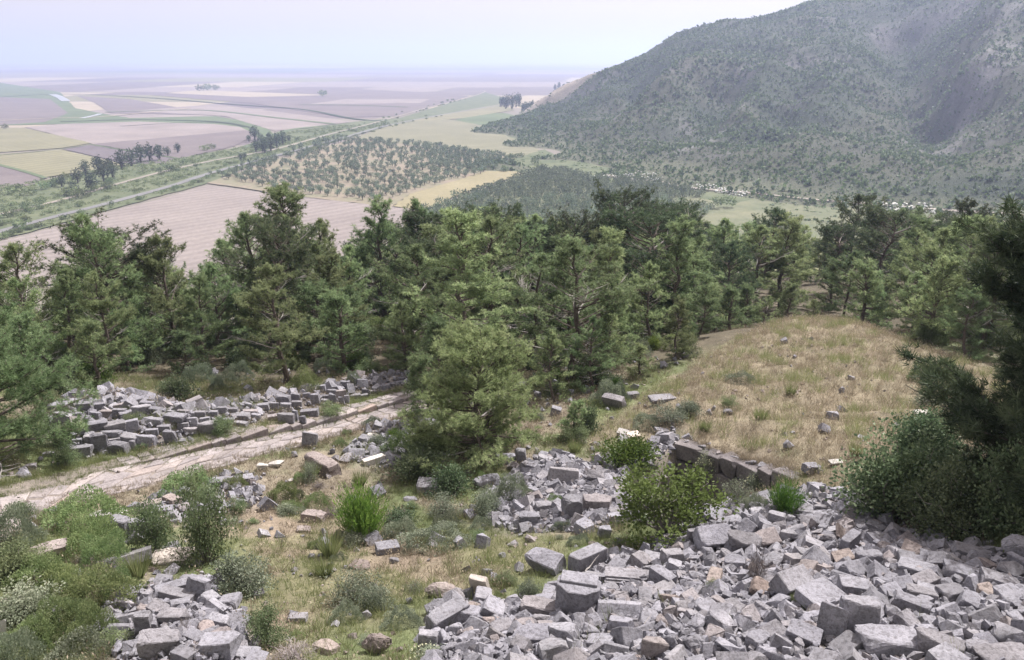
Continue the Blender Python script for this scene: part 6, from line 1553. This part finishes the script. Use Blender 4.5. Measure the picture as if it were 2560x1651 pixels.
n = 170; s_ = r.uniform(.05, ws[-1]-.05, n); p = np.array([wp(a) for a in s_])+np.stack([r.normal(0, .1, n)+.12, r.normal(0, .12, n)+.22], 1)
tufts('wall_top_grass', p[:, 0], p[:, 1], r.uniform(.15, .38, n), 'straw', 711, K=16, spread=1.3, tone=(.2, .8), Z=np.array([ztop(a) for a in s_])+.02)
n = 90; s_ = r.uniform(.05, ws[-1]-.05, n); p = np.array([wp(a) for a in s_])+np.stack([r.normal(0, .25, n)-.3, r.normal(0, .25, n)-.75], 1)
tufts('pit_grass', p[:, 0], p[:, 1], r.uniform(.25, .6, n), 'grass', 712, K=20, spread=.8, tone=(0, .6))
# grass and dry litter on the forest floor
X, Y = area(16000, -40, 45, 35, 62); k = ~inpoly(X, Y, MOUND) & (fbm(X*.3, Y*.3, 3, 15) > -.1); X, Y = X[k], Y[k]
tufts('forest_floor_grass', X, Y, r.uniform(.18, .45, len(X)), 'straw', 709, K=9, spread=.9, tone=(0, .6), wid=.018)
# single tall grass clumps
for px, py, s_, lab in [(330,556,.95,'tall green grass clump with feathery blades left of the grey blocks'),(325,575,.6,'short dense green grass clump below the tall feathery one'),(137,578,.8,'brown tussock between cushion shrub and the lower heap crest'),(575,452,.6,'tussock at the left of the glossy green shrub'),(601,455,.55,'upright green-brown tussock beside the glossy green shrub'),
    (312,478,.7,'dark brown tussock by the brown wall stub'),(360,485,.65,'brown tussock right of the wall stub'),(790,395,.6,'olive tussock on the mound flank'),(760,420,.6,'olive tussock above the retaining wall'),(705,430,.5,'olive tussock at the left shoulder of the wall'),(855,455,.5,'tussock of the mound above the broad dark shrub')]:
    p = at(px, py)[0]; rr = R(px); a = Acc(); N = 260; az = rr.uniform(0, 6.28, N); rad = rr.rand(N)**.6
    C = np.stack([np.cos(az)*rad*.12, np.sin(az)*rad*.12, 0*az], 1); D = unit(np.stack([np.cos(az)*rad*.55, np.sin(az)*rad*.55, np.ones(N)], 1)+rr.normal(0, .08, (N, 3)))
    blades(a, C, D, s_*rr.uniform(.5, 1.1, N), .02, rr, np.clip(rr.normal(.55, .2, N), 0, 1)); o = ob('grass_clump', a.mesh('grass_clump', M['grass']), None, (p[0], p[1], p[2]-.03)); tag(o, lab, 'grass clump', 'large grass clumps')
# a few thin dead branches caught in the rubble
for px, py, L, an, lab in [(607,643,1.1,.1,'thin bare branch lying across the lower rubble'),(585,580,.5,1.0,'forked pale stick by the cornice block'),(150,655,1.6,.1,'long bare twig lying at the bottom of the lower left heap')]:
    p = at(px, py)[0]; a = Acc(); rr = R(px); Q = np.cumsum(np.r_[[[0, 0, .22]], np.c_[np.full(6, L/6*math.cos(an)), np.full(6, L/6*math.sin(an)), rr.normal(0, .02, 6)]], 0); tube(a, Q, np.linspace(.018, .005, 7), 5, .8)
    tube(a, np.array([Q[3], Q[3]+[.1, .14, .06], Q[3]+[.22, .3, .08]]), [.010, .007, .003], 4, .8); o = ob('dead_branch', a.mesh('dead_branch', M['deadwood']), None, p); tag(o, lab, 'dead branch')

# ------------------------------------------------------------------ haze over the plain
bm = bmesh.new(); bmesh.ops.create_cube(bm, size=1, matrix=Matrix.Translation((0, 500, 115))@Matrix.Diagonal((40000, 41500, 256, 1))); hz = bpy.data.meshes.new('haze'); bm.to_mesh(hz); bm.free()
m = bpy.data.materials.new('haze_air'); m.use_nodes = True; n = m.node_tree.nodes; n.remove(n['Principled BSDF'])
v = n.new('ShaderNodeVolumePrincipled'); v.inputs['Color'].default_value = (.56, .66, 1.0, 1); v.inputs['Density'].default_value = 1/3900; v.inputs['Anisotropy'].default_value = .45
m.node_tree.links.new(v.outputs[0], n['Material Output'].inputs['Volume']); hz.materials.append(m)
tag(ob('haze', hz), kind='stuff')
print('scene built', len(bpy.data.objects), 'unique tris', sum(len(m_.loops)-2*len(m_.polygons) for m_ in bpy.data.meshes))
